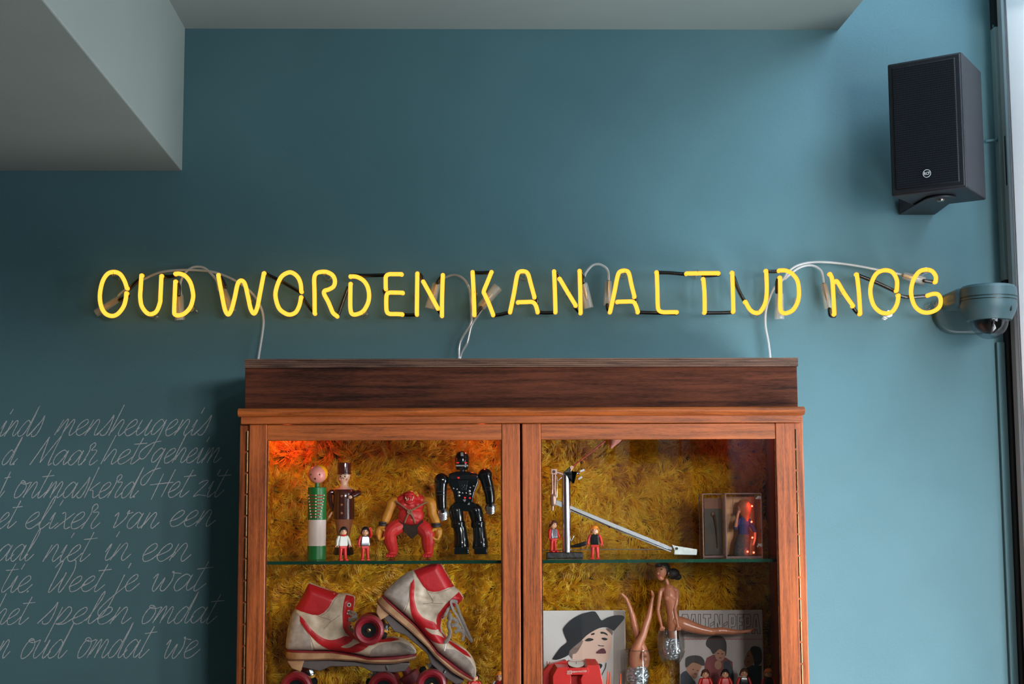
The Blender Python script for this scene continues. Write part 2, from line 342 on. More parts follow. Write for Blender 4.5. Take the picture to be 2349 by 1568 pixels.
# ================================================================ CHALK WRITING
G = {
'a': ([[(.62,.85),(.38,1.0),(.1,.65),(.08,.2),(.28,0),(.52,.35),(.68,.98),(.62,.3),(.74,.02),(1.0,.4)]], .86),
'd': ([[(.6,.82),(.38,1),(.1,.6),(.08,.15),(.28,0),(.52,.4),(.74,1.95),(.64,.3),(.76,.02),(1.02,.45)]], .88),
'e': ([[(.02,.3),(.4,.58),(.52,.85),(.38,1.0),(.14,.75),(.05,.3),(.22,0),(.48,.08),(.78,.5)]], .66),
'g': ([[(.6,.85),(.38,1),(.1,.6),(.12,.12),(.35,.12),(.58,.6),(.66,.95),(.58,-.4),(.35,-1.4),(.05,-1.45),(-.02,-1.0),(.4,-.5),(.9,-.35)]], .84),
'h': ([[(0,0),(.14,1.95)], [(.08,.2),(.34,.95),(.54,.85),(.5,.2),(.62,0),(.88,.35)]], .78),
'i': ([[(.05,.5),(.18,1.0),(.14,.2),(.26,0),(.5,.35)], [(.24,1.4),(.3,1.75)]], .44),
'j': ([[(.2,1),(.14,0),(.02,-1.0),(-.2,-1.5),(-.42,-1.2),(-.1,-.5),(.5,.3)], [(.26,1.4),(.3,1.7)]], .46),
'k': ([[(0,0),(.14,1.95)], [(.58,1.0),(.14,.5),(.34,.45),(.56,0),(.85,.25)]], .76),
'l': ([[(0,.2),(.3,1.45),(.3,1.95),(.18,1.6),(.1,.3),(.24,0),(.52,.4)]], .46),
'm': ([[(0,0),(.14,1.)], [(.06,.2),(.34,.98),(.44,.85),(.4,0)], [(.42,.2),(.68,.98),(.82,.85),(.78,.2),(.9,0),(1.15,.35)]], 1.08),
'n': ([[(0,0),(.14,1.)], [(.06,.2),(.36,.98),(.52,.85),(.48,.2),(.6,0),(.86,.38)]], .76),
'o': ([[(.42,.98),(.18,.88),(.05,.4),(.18,0),(.46,.15),(.6,.65),(.45,1),(.25,1.08),(.2,.95),(.5,.88),(.8,1.0)]], .7),
'p': ([[(.14,1.),(.0,-1.1)], [(.08,.2),(.4,1.),(.6,.75),(.4,.1),(.14,.02),(.5,.02),(.85,.4)]], .78),
'r': ([[(0,0),(.16,.9),(.1,1.3),(.26,1.5),(.38,1.3),(.26,1.0),(.56,.95),(.42,.3),(.54,0),(.82,.35)]], .74),
's': ([[(-.1,.0),(.32,.9),(.42,1.3),(.48,.6),(.38,.08),(.18,0),(.08,.15)]], .6),
't': ([[(.28,1.75),(.12,.3),(.24,0),(.56,.45)], [(-.1,1.32),(.58,1.4)]], .5),
'u': ([[(.1,1.),(.05,.3),(.2,0),(.48,.4),(.62,1.),(.56,.2),(.68,0),(.92,.38)]], .8),
'v': ([[(.0,.75),(.14,1),(.2,.5),(.22,0),(.58,.6),(.66,1.15),(.6,.92),(.88,1.)]], .78),
'w': ([[(0,.75),(.14,1),(.12,.15),(.28,0),(.52,.8),(.5,.12),(.68,0),(.86,.6),(.8,1.15),(.75,1.1),(1.15,1.05)]], 1.02),
'x': ([[(.08,.9),(.26,.95),(.48,.05),(.75,.1)], [(.7,.95),(.0,0)]], .7),
'z': ([[(.05,.85),(.28,1),(.52,.95),(.05,.05),(.32,.14),(.75,.05)]], .68),
'M': ([[(-.1,0),(.36,1.9)], [(.36,1.9),(.42,.15)], [(.42,.15),(1.0,1.95)], [(1.0,1.95),(.92,.1),(1.1,.15)]], 1.1),
'H': ([[(.1,-.15),(.2,1.5)], [(.78,1.8),(.62,0)], [(-.35,.78),(.98,.95)]], .88),
'W': ([[(-.1,1.5),(.22,1.95),(.08,.2),(.22,0),(.55,.85),(.6,1.2),(.58,.2),(.74,0),(1.0,1.2),(.9,1.9),(.75,2.0)]], 1.05),
'.': ([[(.0,.0),(.06,.05),(.02,.1),(-.02,.03)]], .3)}
cm = bpy.data.materials.new('chalk'); cm.use_nodes = True; n = cm.node_tree; b = n.nodes['Principled BSDF']
b.inputs['Base Color'].default_value = (.72, .74, .76, 1); b.inputs['Roughness'].default_value = .95
tcn = n.nodes.new('ShaderNodeTexCoord'); nz = n.nodes.new('ShaderNodeTexNoise'); nz.inputs['Scale'].default_value = 1300; nz.inputs['Detail'].default_value = 2
n.links.new(tcn.outputs['Object'], nz.inputs['Vector'])
cr = n.nodes.new('ShaderNodeValToRGB'); cr.color_ramp.elements[0].position = .34; cr.color_ramp.elements[1].position = .54
cr.color_ramp.elements[0].color = (.25,)*3+(1,); cr.color_ramp.elements[1].color = (.85,)*3+(1,)
n.links.new(nz.outputs[0], cr.inputs[0]); n.links.new(cr.outputs[0], b.inputs['Alpha'])
chalk = thing('chalk_writing', W(250, 1510, -.001), 'white handwritten Dutch chalk text on the dark wall left of the cabinet', 'writing')
LINES = [  # text, x start, x end, baseline y, x-height
 ('inds', -6, 98, 1000, 36), ('mensheugenis', 125, 482, 998, 36), ('d.', 0, 48, 1066, 34), ('Maar', 73, 224, 1066, 34), ('het', 232, 322, 1064, 34), ('geheim', 342, 508, 1061, 34),
 ('t', -6, 11, 1141, 34), ('ontmaskerd.', 27, 326, 1141, 36), ('Het', 345, 435, 1140, 36), ('zit', 441, 515, 1139, 36),
 ('et', -10, 38, 1211, 36), ('elixer', 53, 230, 1212, 38), ('van', 252, 365, 1211, 36), ('een', 385, 493, 1206, 36),
 ('aal', -12, 78, 1286, 38), ('niet', 98, 207, 1287, 38), ('in', 232, 300, 1284, 38), ('een', 320, 437, 1286, 40),
 ('tie.', -3, 84, 1358, 38), ('Weet', 107, 241, 1356, 36), ('je', 262, 318, 1355, 38), ('wat', 340, 487, 1354, 38),
 ('het', -20, 66, 1431, 36), ('spelen', 90, 300, 1430, 38), ('omdat', 320, 498, 1429, 38),
 ('n', -12, 24, 1508, 40), ('oud', 42, 152, 1509, 42), ('omdat', 172, 343, 1508, 42), ('we', 370, 456, 1508, 40)]
si = 0
for txt, x0, x1, yb, xh in LINES:
    tot = sum(G[c][1] for c in txt) * xh
    if txt == '.': tot = 10
    slant = .42; sxk = (x1 - x0 - slant*xh*.6) / tot
    sxk = min(max(sxk, .55), 1.35); mb = MB(); cx_ = x0
    for ch in txt:
        st, adv = G[ch]
        for q in st:
            jit = [(a + random.uniform(-.02, .02), c + random.uniform(-.02, .02)) for a, c in q]
            cv = catmull([(cx_ + a*xh*sxk + c*xh*slant, yb - c*xh) for a, c in jit], 6 if len(q) > 2 else 3)
            pp = [W(a, c, -.0005 - (si % 9)*.00004) for a, c in cv]; si += 1
            for i in range(len(pp)-1):
                pass
            vs = []
            for i, p_ in enumerate(pp):
                t = (pp[min(i+1, len(pp)-1)] - pp[max(i-1, 0)]); t = t.normalized() if t.length > 1e-9 else Vector((1,0,0))
                nn = Vector((-t.z, 0, t.x)); w_ = .00098*random.uniform(.7, 1.25)
                vs += [p_ + nn*w_, p_ - nn*w_]
            mb.add(vs, [(2*i, 2*i+2, 2*i+3, 2*i+1) for i in range(len(pp)-1)])
        cx_ += adv*xh*sxk
    mb.build('chalk_word', cm, chalk, smooth=False)
# faint scuffs in the paint
sc = MB()
for (x, y, l, a) in ((620, 585, 16, .3), (388, 773, 10, -.9), (160, 590, 14, .5), (333, 575, 10, 1.3), (130, 568, 8, .2), (1658, 235, 26, 1.45), (2042, 67, 18, .25), (2242, 1502, 9, 1.2), (868, 762, 3, .3), (572, 746, 3, .3), (1095, 755, 3, .3)):
    q = [(x + t*l*math.cos(a) + random.uniform(-1, 1), y - t*l*math.sin(a)) for t in (0, .3, .6, 1)]
    pp = [W(u, v, -.0006) for u, v in q]
    vs = []
    for i, p_ in enumerate(pp): vs += [p_ + Vector((.0002, 0, .0004)), p_ - Vector((.0002, 0, .0004))]
    sc.add(vs, [(2*i, 2*i+2, 2*i+3, 2*i+1) for i in range(3)])
scuff = sc.build('paint_scuff', mat('pale_scuff', (112, 132, 138), rough=.8), bpy.data.objects['wall_back'], smooth=False)

# ================================================================ NEON SIGN
M_neon = bpy.data.materials.new('neon_yellow'); M_neon.use_nodes = True; n = M_neon.node_tree; n.nodes.clear()
o_ = n.nodes.new('ShaderNodeOutputMaterial'); em = n.nodes.new('ShaderNodeEmission'); lw = n.nodes.new('ShaderNodeLayerWeight'); lw.inputs[0].default_value = .35
cr = n.nodes.new('ShaderNodeValToRGB'); cr.color_ramp.elements[0].color = (1.6, .80, .085, 1); cr.color_ramp.elements[1].color = (1.5, .56, .012, 1)
cr.color_ramp.elements[0].position = .1; cr.color_ramp.elements[1].position = .9
n.links.new(lw.outputs['Facing'], cr.inputs[0]); n.links.new(cr.outputs[0], em.inputs[0]); n.links.new(em.outputs[0], o_.inputs[0]); em.inputs[1].default_value = 1.05
M_black = mat('black_tube_paint', (14, 12, 11), rough=.22, var=.2, scale=200, coat=.4, bump=.25, bscale=260)
M_sil = glass('silicone_cap', (.93, .92, .88), refl=.07, rough=.25, milky=.22)
M_cable = glass('clear_cable', (.9, .9, .9), refl=.12, rough=.3, milky=.38)
M_clear = glass('clear_glass', (.97, .97, .96), refl=.10, rough=.03)
def NZ(img, x, y): return ({1: 200, 2: 680, 3: 1160, 4: 1660}[img] + x/4.698, 580 + y/4.698)
YT = -.055
WORDS = [
 ('neon_word_sign', 'glowing yellow neon word OUD, first word at the left end', 1, {
   'L': [[[(428,378),(402,300),(355,228),(290,204),(220,225),(165,310),(137,450),(150,570),(195,650),(265,678),(330,655),(390,580),(415,500),(422,432)]],
         [[(585,240),(576,380),(572,480),(592,580),(660,655),(740,635),(783,540),(790,460),(800,245)]],
         [[(950,305),(943,480),(938,620),(945,660),(985,672),(1050,650),(1110,585),(1138,500),(1140,430),(1112,320),(1060,250),(1000,224),(950,224)]]],
   'B': [[(455,385),(500,340),(565,285)], [(815,250),(880,255),(950,245)], [(428,440),(440,460),(350,505)], [(965,310),(990,360),(988,450)]],
   'C': [((345,490),(95,650),80), ((990,445),(1000,725),100)],
   'D': [(300,225),(690,665),(1120,600)]}),
 ('neon_word_sign', 'glowing yellow neon word WORDEN, second word, above cabinet left half', 1, {
   'L': [[[(1412,235),(1455,470),(1485,610),(1520,662),(1555,610),(1590,480),(1622,335),(1660,297),(1700,335),(1735,480),(1762,600),(1798,652),(1832,590),(1862,440),(1905,215)]],
         [[(2308,415),(2300,330),(2270,260),(2215,215),(2160,213),(2090,260),(2042,370),(2030,470),(2065,590),(2130,648),(2190,663),(2250,635),(2288,560),(2305,475)]],
         [[(197+2255,650),(195+2255,420),(192+2255,275),(215+2255,220),(270+2255,203),(330+2255,206),(390+2255,240),(415+2255,300),(400+2255,360),(350+2255,392),(303+2255,408),(300+2255,445),(340+2255,520),(370+2255,590),(395+2255,645),(437+2255,680)]],
         [[(583+2255,330),(580+2255,480),(582+2255,600),(600+2255,655),(650+2255,660),(720+2255,625),(770+2255,540),(783+2255,450),(765+2255,360),(720+2255,295),(650+2255,257),(582+2255,252)]],
         [[(1133+2255,228),(1050+2255,228),(995+2255,230),(965+2255,255),(962+2255,310),(963+2255,385)],[(1145+2255,428),(1060+2255,426),(1000+2255,428),(972+2255,455),(968+2255,560),(975+2255,630),(1005+2255,655),(1080+2255,657),(1140+2255,660)]],
         [[(1303+2255,218),(1300+2255,440),(1298+2255,660)],[(1365+2255,305),(1445+2255,450),(1523+2255,595)],[(1578+2255,235),(1570+2255,460),(1568+2255,675)]]],
   'B': [[(1430,245),(1460,300),(1490,365)], [(1925,225),(2100,310),(2300,425)], [(2325,480),(2365,545),(2425,620)], [(2700,680),(2750,540),(2810,375)], [(2850,240),(3000,243),(3210,238)], [(3400,664),(3480,668),(3555,664)], [(3590,235),(3610,265),(3625,300)], [(3780,600),(3800,640),(3825,660)], [(3830,250),(3800,280),(3775,320)], [(3208,395),(3200,410),(3215,440)]],
   'C': [((1450,375),(1555,640),95), ((3765,325),(3690,600),100)],
   'D': [(1780,490),(2195,640),(2580,240),(2980,640),(3555,465)]}),
 ('neon_word_sign', 'glowing yellow neon word KAN, middle and shortest word of the sign', 2, {
   'L': [[[(1898,203),(1910,430),(1918,665)],[(2103,203),(2060,310),(2020,410),(2030,450),(2070,535),(2120,665)]],
         [[(48+2255,635),(90+2255,430),(122+2255,250),(150+2255,203),(200+2255,198),(240+2255,225),(270+2255,330),(310+2255,475)],[(133+2255,530),(220+2255,528),(285+2255,528),(322+2255,560),(345+2255,635)]],
         [[(522+2255,195),(530+2255,400),(537+2255,635)],[(580+2255,275),(660+2255,410),(755+2255,565)],[(797+2255,190),(803+2255,400),(808+2255,645)]]],
   'B': [[(1915,212),(2000,213),(2090,210)], [(1935,660),(1960,625),(1990,590)], [(2130,672),(2200,662),(2295,640)], [(2565,490),(2590,500),(2590,540)], [(2610,640),(2690,645),(2785,640)], [(2800,220),(2820,245),(2835,275)], [(3005,585),(3025,610),(3050,640)], [(3070,215),(3090,260),(3090,315)]],
   'C': [((1985,590),(2170,365),105), ((3090,320),(3150,595),100)],
   'D': [(1920,430),(2455,235),(2935,420)]}),
 ('neon_word_sign', 'glowing yellow neon word ALTIJD, fourth word above cabinet right end', 3, {
   'L': [[[(1125,635),(1170,430),(1208,245),(1240,197),(1300,192),(1330,225),(1355,340),(1388,470)],[(1205,525),(1290,523),(1370,525),(1400,560),(1425,635)]],
         [[(1628,205),(1635,400),(1640,575),(1658,622),(1700,637),(1780,637),(1845,637)]],
         [[(1950,220),(2120,218),(2295,217)],[(2130,278),(2143,440),(2145,640)]],
         [[(93+2349,210),(100+2349,420),(105+2349,630)]],
         [[(458+2349,190),(465+2349,360),(460+2349,480),(438+2349,565),(390+2349,635),(335+2349,643),(280+2349,605),(235+2349,525)]],
         [[(608+2349,262),(610+2349,420),(610+2349,585),(628+2349,638),(680+2349,647),(750+2349,610),(800+2349,520),(812+2349,420),(795+2349,300),(740+2349,225),(670+2349,190),(600+2349,188)]]],
   'B': [[(1095,560),(1100,600),(1120,640)], [(1395,490),(1405,505),(1400,540)], [(1440,640),(1600,645),(1845,652)], [(1640,210),(1780,215),(1950,230)], [(2130,245),(2200,243),(2295,236)], [(2160,645),(2300,645),(2450,640)], [(2460,260),(2510,400),(2580,530)], [(2820,196),(2880,200),(2950,195)], [(2950,265),(2925,310),(2922,420)]],
   'C': [((1105,300),(1098,565),85), ((2950,425),(2950,712),98)],
   'D': [(1280,215),(2058,215),(2710,640),(3140,510)]}),
 ('neon_word_sign', 'glowing yellow neon word NOG, last word beside the dome camera', 4, {
   'L': [[[(1147,225),(1170,290),(1182,450),(1193,660)],[(1195,315),(1225,310),(1300,435),(1395,570)],[(1435,228),(1458,430),(1472,655)]],
         [[(1865,405),(1868,300),(1832,222),(1780,190),(1710,190),(1640,230),(1592,330),(1582,440),(1615,560),(1680,630),(1750,650),(1820,628),(1868,550),(1885,455)]],
         [[(2285,310),(2285,250),(2245,195),(2180,180),(2110,200),(2050,280),(2022,380),(2025,470),(2060,570),(2125,628),(2200,642),(2280,618),(2330,570),(2338,495),(2310,447),(2260,440),(2205,455)]]],
   'B': [[(1140,605),(1150,670),(1193,680)], [(1390,580),(1420,625),(1465,665)], [(1450,240),(1650,320),(1860,420)], [(1895,460),(1990,475),(2200,462)], [(2160,298),(2210,305),(2280,312)]],
   'C': [((1075,330),(1130,600),85), ((1930,240),(2160,300),90)],
   'D': [(1265,420),(1780,655),(2180,190),(2265,555)]})]
for nm, lab, img, dd in WORDS:
    c0 = NZ(img, dd['L'][1][0][0][0], 700)
    t = thing(nm, W(c0[0], c0[1], 0), lab, 'neon sign', 'neon words of one sign on the wall')
    for letter in dd['L']:
        mb = MB()
        for st in letter:
            cv = catmull([NZ(img, *q) for q in st], 6)
            pts = [W(a, b_, YT) for a, b_ in cv]
            e0 = pts[0] + Vector((0, .009, 0)); e1 = pts[-1] + Vector((0, .009, 0))
            mb.tube([e0, pts[0]+Vector((0, .003, 0))] + pts + [pts[-1]+Vector((0, .003, 0)), e1], .0053, 12, 0, 'round')
        mb.build('letter', M_neon, t, angle=180)
    for k, st in enumerate(dd['B']):
        cv = catmull([NZ(img, *q) for q in st], 5)
        pts = [W(a, b_, YT + .012) for a, b_ in cv]
        MB().tube(pts, .0047, 10).build('blackout_tube', M_black, t, angle=180)
    for a, b_, w_ in dd['C']:
        A = W(*NZ(img, *a), -.030); B = W(*NZ(img, *b_), -.026); r = w_/4.698*mpp(-.03)/2
        d = (B-A); mb = MB(); mb.tube([A, A+d*.06, A+d*.5, B], [r*.72, r*.92, r, r*1.08], 12, 0, 'flat')
        cp = mb.build('end_cap', M_sil, t, bevel=.001)
        MB().tube([A+d*.02, A+d*.30, A+d*.42, A+d*.66], [r*.40, r*.42, r*.42, r*.15], 8).build('electrode', mat('brass_electrode', (176, 140, 84), rough=.35, metal=.7), cp)
    for q in dd['D']:
        c = W(*NZ(img, *q), -.042); c.y = 0; mb = MB(); R = Matrix.Rotation(PI/2, 3, 'X')
        mb.lathe([(.0105, 0), (.0112, .004), (.009, .007), (.0045, .010), (.004, .030), (.0085, .034), (.0105, .040), (.0085, .044)], c, 16, R)
        so = mb.build('standoff', M_clear, t)
        MB().ring(c + Vector((0, YT, 0)), .0050, .0004, Matrix.Rotation(PI/2, 3, 'Z'), n=16, k=5).build('wire_loop', M_black, so)
CAB = [(1, [(335,462),(390,410),(500,340),(620,278),(800,205),(1060,182),(1300,195),(1450,232),(1600,300),(1720,380),(1800,460),(1850,540),(1890,640),(1900,760),(1880,920),(1845,1140),(1835,1300)], 'pale cable arching from OUD over WORDEN and down to the cabinet'),
 (1, [(1010,450),(1003,330),(1050,222),(1120,162),(1190,147),(1270,165),(1350,240),(1400,310),(1415,400)], 'short pale cable looping between letter D and letter W'),
 (2, [(1540,310),(1610,262),(1700,236),(1780,262),(1840,330),(1872,430),(1885,650),(1880,760),(1795,900),(1757,1000),(1750,1135),(1750,1300)], 'clear cable falling from letter N of WORDEN down to the cabinet'),
 (2, [(2010,590),(1950,680),(1890,780),(1862,880),(1840,970),(1790,1060),(1765,1140),(1762,1300)], 'clear cable crossing down from under letter K to the cabinet'),
 (3, [(835,330),(845,260),(880,190),(940,132),(1010,122),(1080,160),(1108,220),(1108,310)], 'short milky cable arch between KAN and ALTIJD'),
 (4, [(1960,245),(1870,222),(1700,188),(1400,132),(1150,102),(950,100),(800,132),(700,200),(640,285),(545,380),(490,500),(455,620),(450,780),(480,950),(500,1110),(505,1280)], 'long pale cable from letter G over NOG and down to the cabinet right end'),
 (4, [(1078,340),(1068,250),(1048,190),(990,145),(920,132),(830,152),(745,205),(660,280)], 'short pale cable looping from letter N of NOG to letter D')]
for img, q, lab in CAB:
    cv = catmull([NZ(img, *a) for a in q], 6)
    pts = [W(a, b_, -.020 if i % 2 == 0 else -.0202) for i, (a, b_) in enumerate(cv)]
    tag(MB().tube(pts, .0031, 10).build('cable', M_cable if img != 2 else glass('clear_cable_grey', (.75, .74, .76), refl=.2, rough=.1, milky=.25), angle=180), lab, 'cable', 'power cables of the neon sign')

# ================================================================ SPEAKER
n1 = 3.2
pA = W(2210, 118, -3.5+n1); pAl = W(2220, 429, -3.5+n1)
H = (pA.z - pAl.z); th = math.radians(-35)
sp = thing('wall_speaker', (pA.x-.004, pA.y, pAl.z), 'black wall-mounted loudspeaker with round white logo, upper right', 'speaker', rot=(0, 0, th))
# local frame: front face spans x from -W..0 (near corner at 0), depth runs along +y
SWd, SD = .178, .172
M_sp = mat('speaker_shell', (26, 28, 34), rough=.42, var=.1, scale=60, bump=.3, bscale=900)
gm = bpy.data.materials.new('speaker_grille'); gm.use_nodes = True; n = gm.node_tree; b = n.nodes['Principled BSDF']
t_ = n.nodes.new('ShaderNodeTexCoord'); mp = n.nodes.new('ShaderNodeMapping'); mp.inputs['Scale'].default_value = (1, 1, .62); mp.inputs['Rotation'].default_value = (0, PI/4, 0)
ch = n.nodes.new('ShaderNodeTexChecker'); ch.inputs['Scale'].default_value = 400; ch.inputs[1].default_value = (.016, .018, .025, 1); ch.inputs[2].default_value = (.0015, .0015, .002, 1)
mp2 = n.nodes.new('ShaderNodeMapping'); mp2.inputs['Scale'].default_value = (1.0, 0, .66); mp2.inputs['Location'].default_value = (0, .0021, 0)
mp.inputs['Scale'].default_value = (1, 1, 1); n.links.new(t_.outputs['Object'], mp2.inputs[0]); n.links.new(mp2.outputs[0], mp.inputs[0])
n.links.new(mp.outputs[0], ch.inputs['Vector']); n.links.new(ch.outputs[0], b.inputs['Base Color']); b.inputs['Roughness'].default_value = .55; b.inputs['Metallic'].default_value = .0; b.inputs['Specular IOR Level'].default_value = .25
sh = MB(); tp = .018
# shell: box that narrows a little towards the back, top slopes
f0 = [(-SWd, 0, 0), (0, 0, 0), (0, 0, H), (-SWd, 0, H)]
f1 = [(-SWd+.012, SD, .0), (-.004, SD, .0), (-.004, SD, H-.004), (-SWd+.012, SD, H-.004)]
sh.add(f0+f1, [(3,2,1,0),(4,5,6,7),(0,1,5,4),(1,2,6,5),(2,3,7,6),(3,0,4,7)])
# fix winding through normals recalculation by bevel-neutral order
o = sh.build('shell', M_sp, sp, local=True, bevel=.004, bseg=3)
MB().box(-SWd+.004, -.004, -.004, .004, .004, H-.004).build('front_frame', M_sp, sp, local=True, bevel=.002)
MB().box(-SWd+.012, -.014, -.0075, .0, .012, H-.012).build('grille', gm, sp, local=True, bevel=.004)
lg = MB(); R = Matrix.Rotation(PI/2, 3, 'X'); lc = Vector((-SWd*.5-.0, -.0078, .042))
lg.lathe([(.0098, 0), (.0098, .0012)], lc, 32, R)
lo = lg.build('logo_badge', M_black, sp, local=True)
lr = MB(); lr.ring(lc + Vector((0, -.0014, 0)), .0090, .0007, n=32, k=6)
lr.build('badge_ring', mat('white_print', (215, 218, 220), rough=.5), lo, local=True)
text_obj('badge_lettering', 'RCF', .0085, mat('white_print', (215, 218, 220)), lo, lc + Vector((0, -.0014, -.0002)), scale=(.92, 1.15, 1), offset=.0002)
# bracket under the box reaching back to the wall
bk = MB(); cb = Vector((-.085, .075, -.003))
bk.lathe([(.036, -.0036), (.036, 0.0004)], cb, 32)
Rz = Matrix.Rotation(-th, 3, 'Z')
wl = Rz @ Vector((0, -pA.y - .004, 0))     # vector from origin to wall in local axes
ax = Rz @ Vector((1, 0, 0)); ay = Rz @ Vector((0, 1, 0))
tow = cb + ay*(-(pA.y) - (Matrix.Rotation(th, 3, 'Z') @ cb).y - .004)
bk.prism([cb - ax*.036 + Vector((0,0,-.003)), cb + ax*.036 + Vector((0,0,-.003)), tow + ax*.045 + Vector((0,0,-.003)), tow - ax*.045 + Vector((0,0,-.003))], (0, 0, .003))
bk.prism([tow - ax*.045, tow + ax*.045, tow + ax*.045 + Vector((0,0,.04)), tow - ax*.045 + Vector((0,0,.04))], -ay*.003)
bk.build('mounting_bracket', M_sp, sp, local=True, bevel=.0008)
MB().lathe([(.0085, -.007), (.010, -.004), (.010, -.003)], cb, 20).build('bracket_bolt', mat('steel_bolt', (150, 135, 120), rough=.25, metal=1), sp, local=True)

# ================================================================ DOME CAMERA
M_camp = mat('camera_teal_paint', (60, 86, 90), rough=.45, var=.04, bump=.05)
Yd = -.15; pd = PX(Yd); u = pd.u
cc = pd(2269, 735)
zt = pd(2269, 655).z - cc.z
dc = thing('dome_camera', (cc.x, 0, cc.z), 'teal painted dome security camera on the wall, right of the last neon word', 'camera')
r0 = 65*u
mb = MB(); mb.lathe([(.050, 0), (.052, 0), (.0625, .022), (.0655, .034), (.0655, .0475), (r0, .048), (r0, zt*.62), (r0-.0008, zt*.63), (r0-.0008, zt*.655), (r0, zt*.665), (r0-.001, zt*.9), (r0-.006, zt*.97), (r0-.014, zt)], cc, 48)
mb.build('housing', M_camp, dc, angle=30)
mb = MB(); mb.lathe([(r0*.97, .0462), (r0+.0004, .0466), (r0+.0004, .0474), (r0*.97, .0478)], cc, 48); mb.lathe([(r0*.97, .0532), (r0+.0004, .0536), (r0+.0004, .0542), (r0*.97, .0546)], cc, 48)
mb.build('seam', M_black, dc)
# arm and rounded wall plate
mb = MB(); zz = cc.z
mb.box(cc.x-.078, cc.x+.02, Yd+.0, -.02, zz+.038, zz+zt-.004)
mb.build('arm', M_camp, dc, bevel=.016, bseg=5)
mb = MB()
pts = [(cc.x-.088+.05+.05*math.cos(a), -.028, zz+.028+.045*math.sin(a)) for a in np.linspace(PI/2, 3*PI/2, 14)]
pts += [(cc.x+.02+.045*math.cos(a), -.028, zz+.028+.045*math.sin(a)) for a in np.linspace(-PI/2, PI/2, 14)]
mb.prism(pts, (0, .028, 0)); mb.build('wall_plate', M_camp, dc, bevel=.006, bseg=3)
mb = MB(); mb.lathe([(.001, -.0445)]+[(.0445*math.sin(a), -.0445*math.cos(a)) for a in np.linspace(.15, PI/2, 12)]+[(.0445, .003)], cc, 40)
mb.build('clear_dome', glass('dome_glass', (.75, .78, .8), refl=.05), dc, angle=180)
mb = MB(); mb.ell(cc+V(0, 0, .002), (.036, .036, .034)); mb.build('inner_ball', mat('camera_inner', (12, 12, 14), rough=.3), dc, angle=180)
mb = MB(); Rl = Matrix.Rotation(PI/2+.35, 3, 'X') @ Matrix.Rotation(.25, 3, 'Y'); mb.lathe([(.013, .028), (.0135, .0385), (.010, .039), (.009, .036)], cc+V(-.002, 0, .0), 24, Rl)
mb.build('lens', mat('lens_dark', (20, 16, 16), rough=.1, coat=1), dc)
mb = MB(); mb.ell(cc + V(.034, -.052, .024), (.0028, .003, .0075)); mb.build('screw_recess', M_rubber, dc)
# ================================================================ CABINET
YC = -.40                       # door front plane
P = PX(YC)
Wv = wood('oak_vertical', (170, 88, 40), (92, 42, 16), 'z'); Wh = wood('oak_horizontal', (168, 88, 38), (96, 46, 16), 'x')
Wd = wood('dark_stained_board', (94, 50, 32), (36, 18, 12), 'x', scale=10, rough=.7, spec=.12)
xs0, xs1 = P(548, 1000).x, P(1845, 1000).x
zt_ = P(1200, 969).z
dtop = P(1200, 971).z; rb = P(1200, 1008).z
cab = thing('display_cabinet', ((xs0+xs1)/2, -.2, 0), 'tall oak display cabinet with two glass doors and mustard shag lining', 'cabinet')
def pc(mb, name, m, **k): return mb.build(name, m, cab, **k)
pc(MB().box(xs0, xs0+.022, YC+.012, -.012, 0, zt_+.02), 'side_panel', Wv, bevel=.002)
pc(MB().box(xs1-.022, xs1, YC+.012, -.012, 0, zt_+.02), 'side_panel', Wv, bevel=.002)
pc(MB().box(xs0, xs1, YC+.012, -.012, zt_+.0, zt_+.024), 'top_panel', Wh)
# crown: rounded moulding over a flat fillet
zc0, zc1 = P(1200, 954).z, P(1200, 935).z
xc0, xc1 = P(549, 945).x, P(1842, 945).x
prof = [(YC+.02, zc1), (YC-.012, zc1), (YC-.020, zc1-.004), (YC-.022, (zc0+zc1)/2), (YC-.018, zc0+.003), (YC-.010, zc0), (YC+.02, zc0)]
pc(MB().prism([(xc0-.0, y, z) for y, z in prof], (xc1-xc0, 0, 0)), 'crown_moulding', Wh, angle=60)
pc(MB().box(xc0+.004, xc1-.003, YC-.006, YC+.03, dtop+.0003, zc0+.001), 'top_fillet', Wh, bevel=.0015)
pc(MB().box(xs0, xs1, YC+.02, -.02, .0, .12), 'plinth', Wh)
pc(MB().box(xs0+.02, xs1-.02, -.055, -.014, .1, zt_), 'back_board', Wd)
pc(MB().box(P(1192,1100).x, P(1200,1100).x, YC+.022, YC+.03, .12, zt_), 'centre_post', Wd)
M_gd = glass('door_glass', (.98, .99, .985), refl=.045, rough=.012)
M_edge = mat('glass_edge_green', (22, 58, 42), rough=.12, var=.25, scale=12, coat=.6)
M_brass = mat('hinge_metal', (120, 92, 62), rough=.35, metal=.9, var=.3, scale=90)
def door(xa, xb, sa, sb, lab):
    """xa..xb door edges; sa, sb inner edges of the glass"""
    mb = MB(); z0 = .13
    mb.box(xa, sa, YC, YC+.020, z0, dtop, 0); mb.box(sb, xb, YC, YC+.020, z0, dtop, 0)
    d = pc(mb, 'door', Wv, bevel=.0018)
    d['label'] = lab
    MB().box(sa, sb, YC+.0008, YC+.019, rb, dtop-.0008).build('top_rail', Wh, d, bevel=.0012)
    MB().box(sa, sb, YC+.0008, YC+.019, z0, z0+.07).build('bottom_rail', Wh, d, bevel=.0012)
    MB().box(sa-.004, sb+.004, YC+.009, YC+.012, z0+.06, rb+.004).build('glass_pane', M_gd, d, smooth=False)
    return d
L = [P(x, 1100).x for x in (570, 611, 1151, 1193)]; R_ = [P(x, 1100).x for x in (1198, 1241, 1781, 1825)]
dl = door(L[0], L[3], L[1], L[2], 'left glazed door'); dr_ = door(R_[0], R_[3], R_[1], R_[2], 'right glazed door')
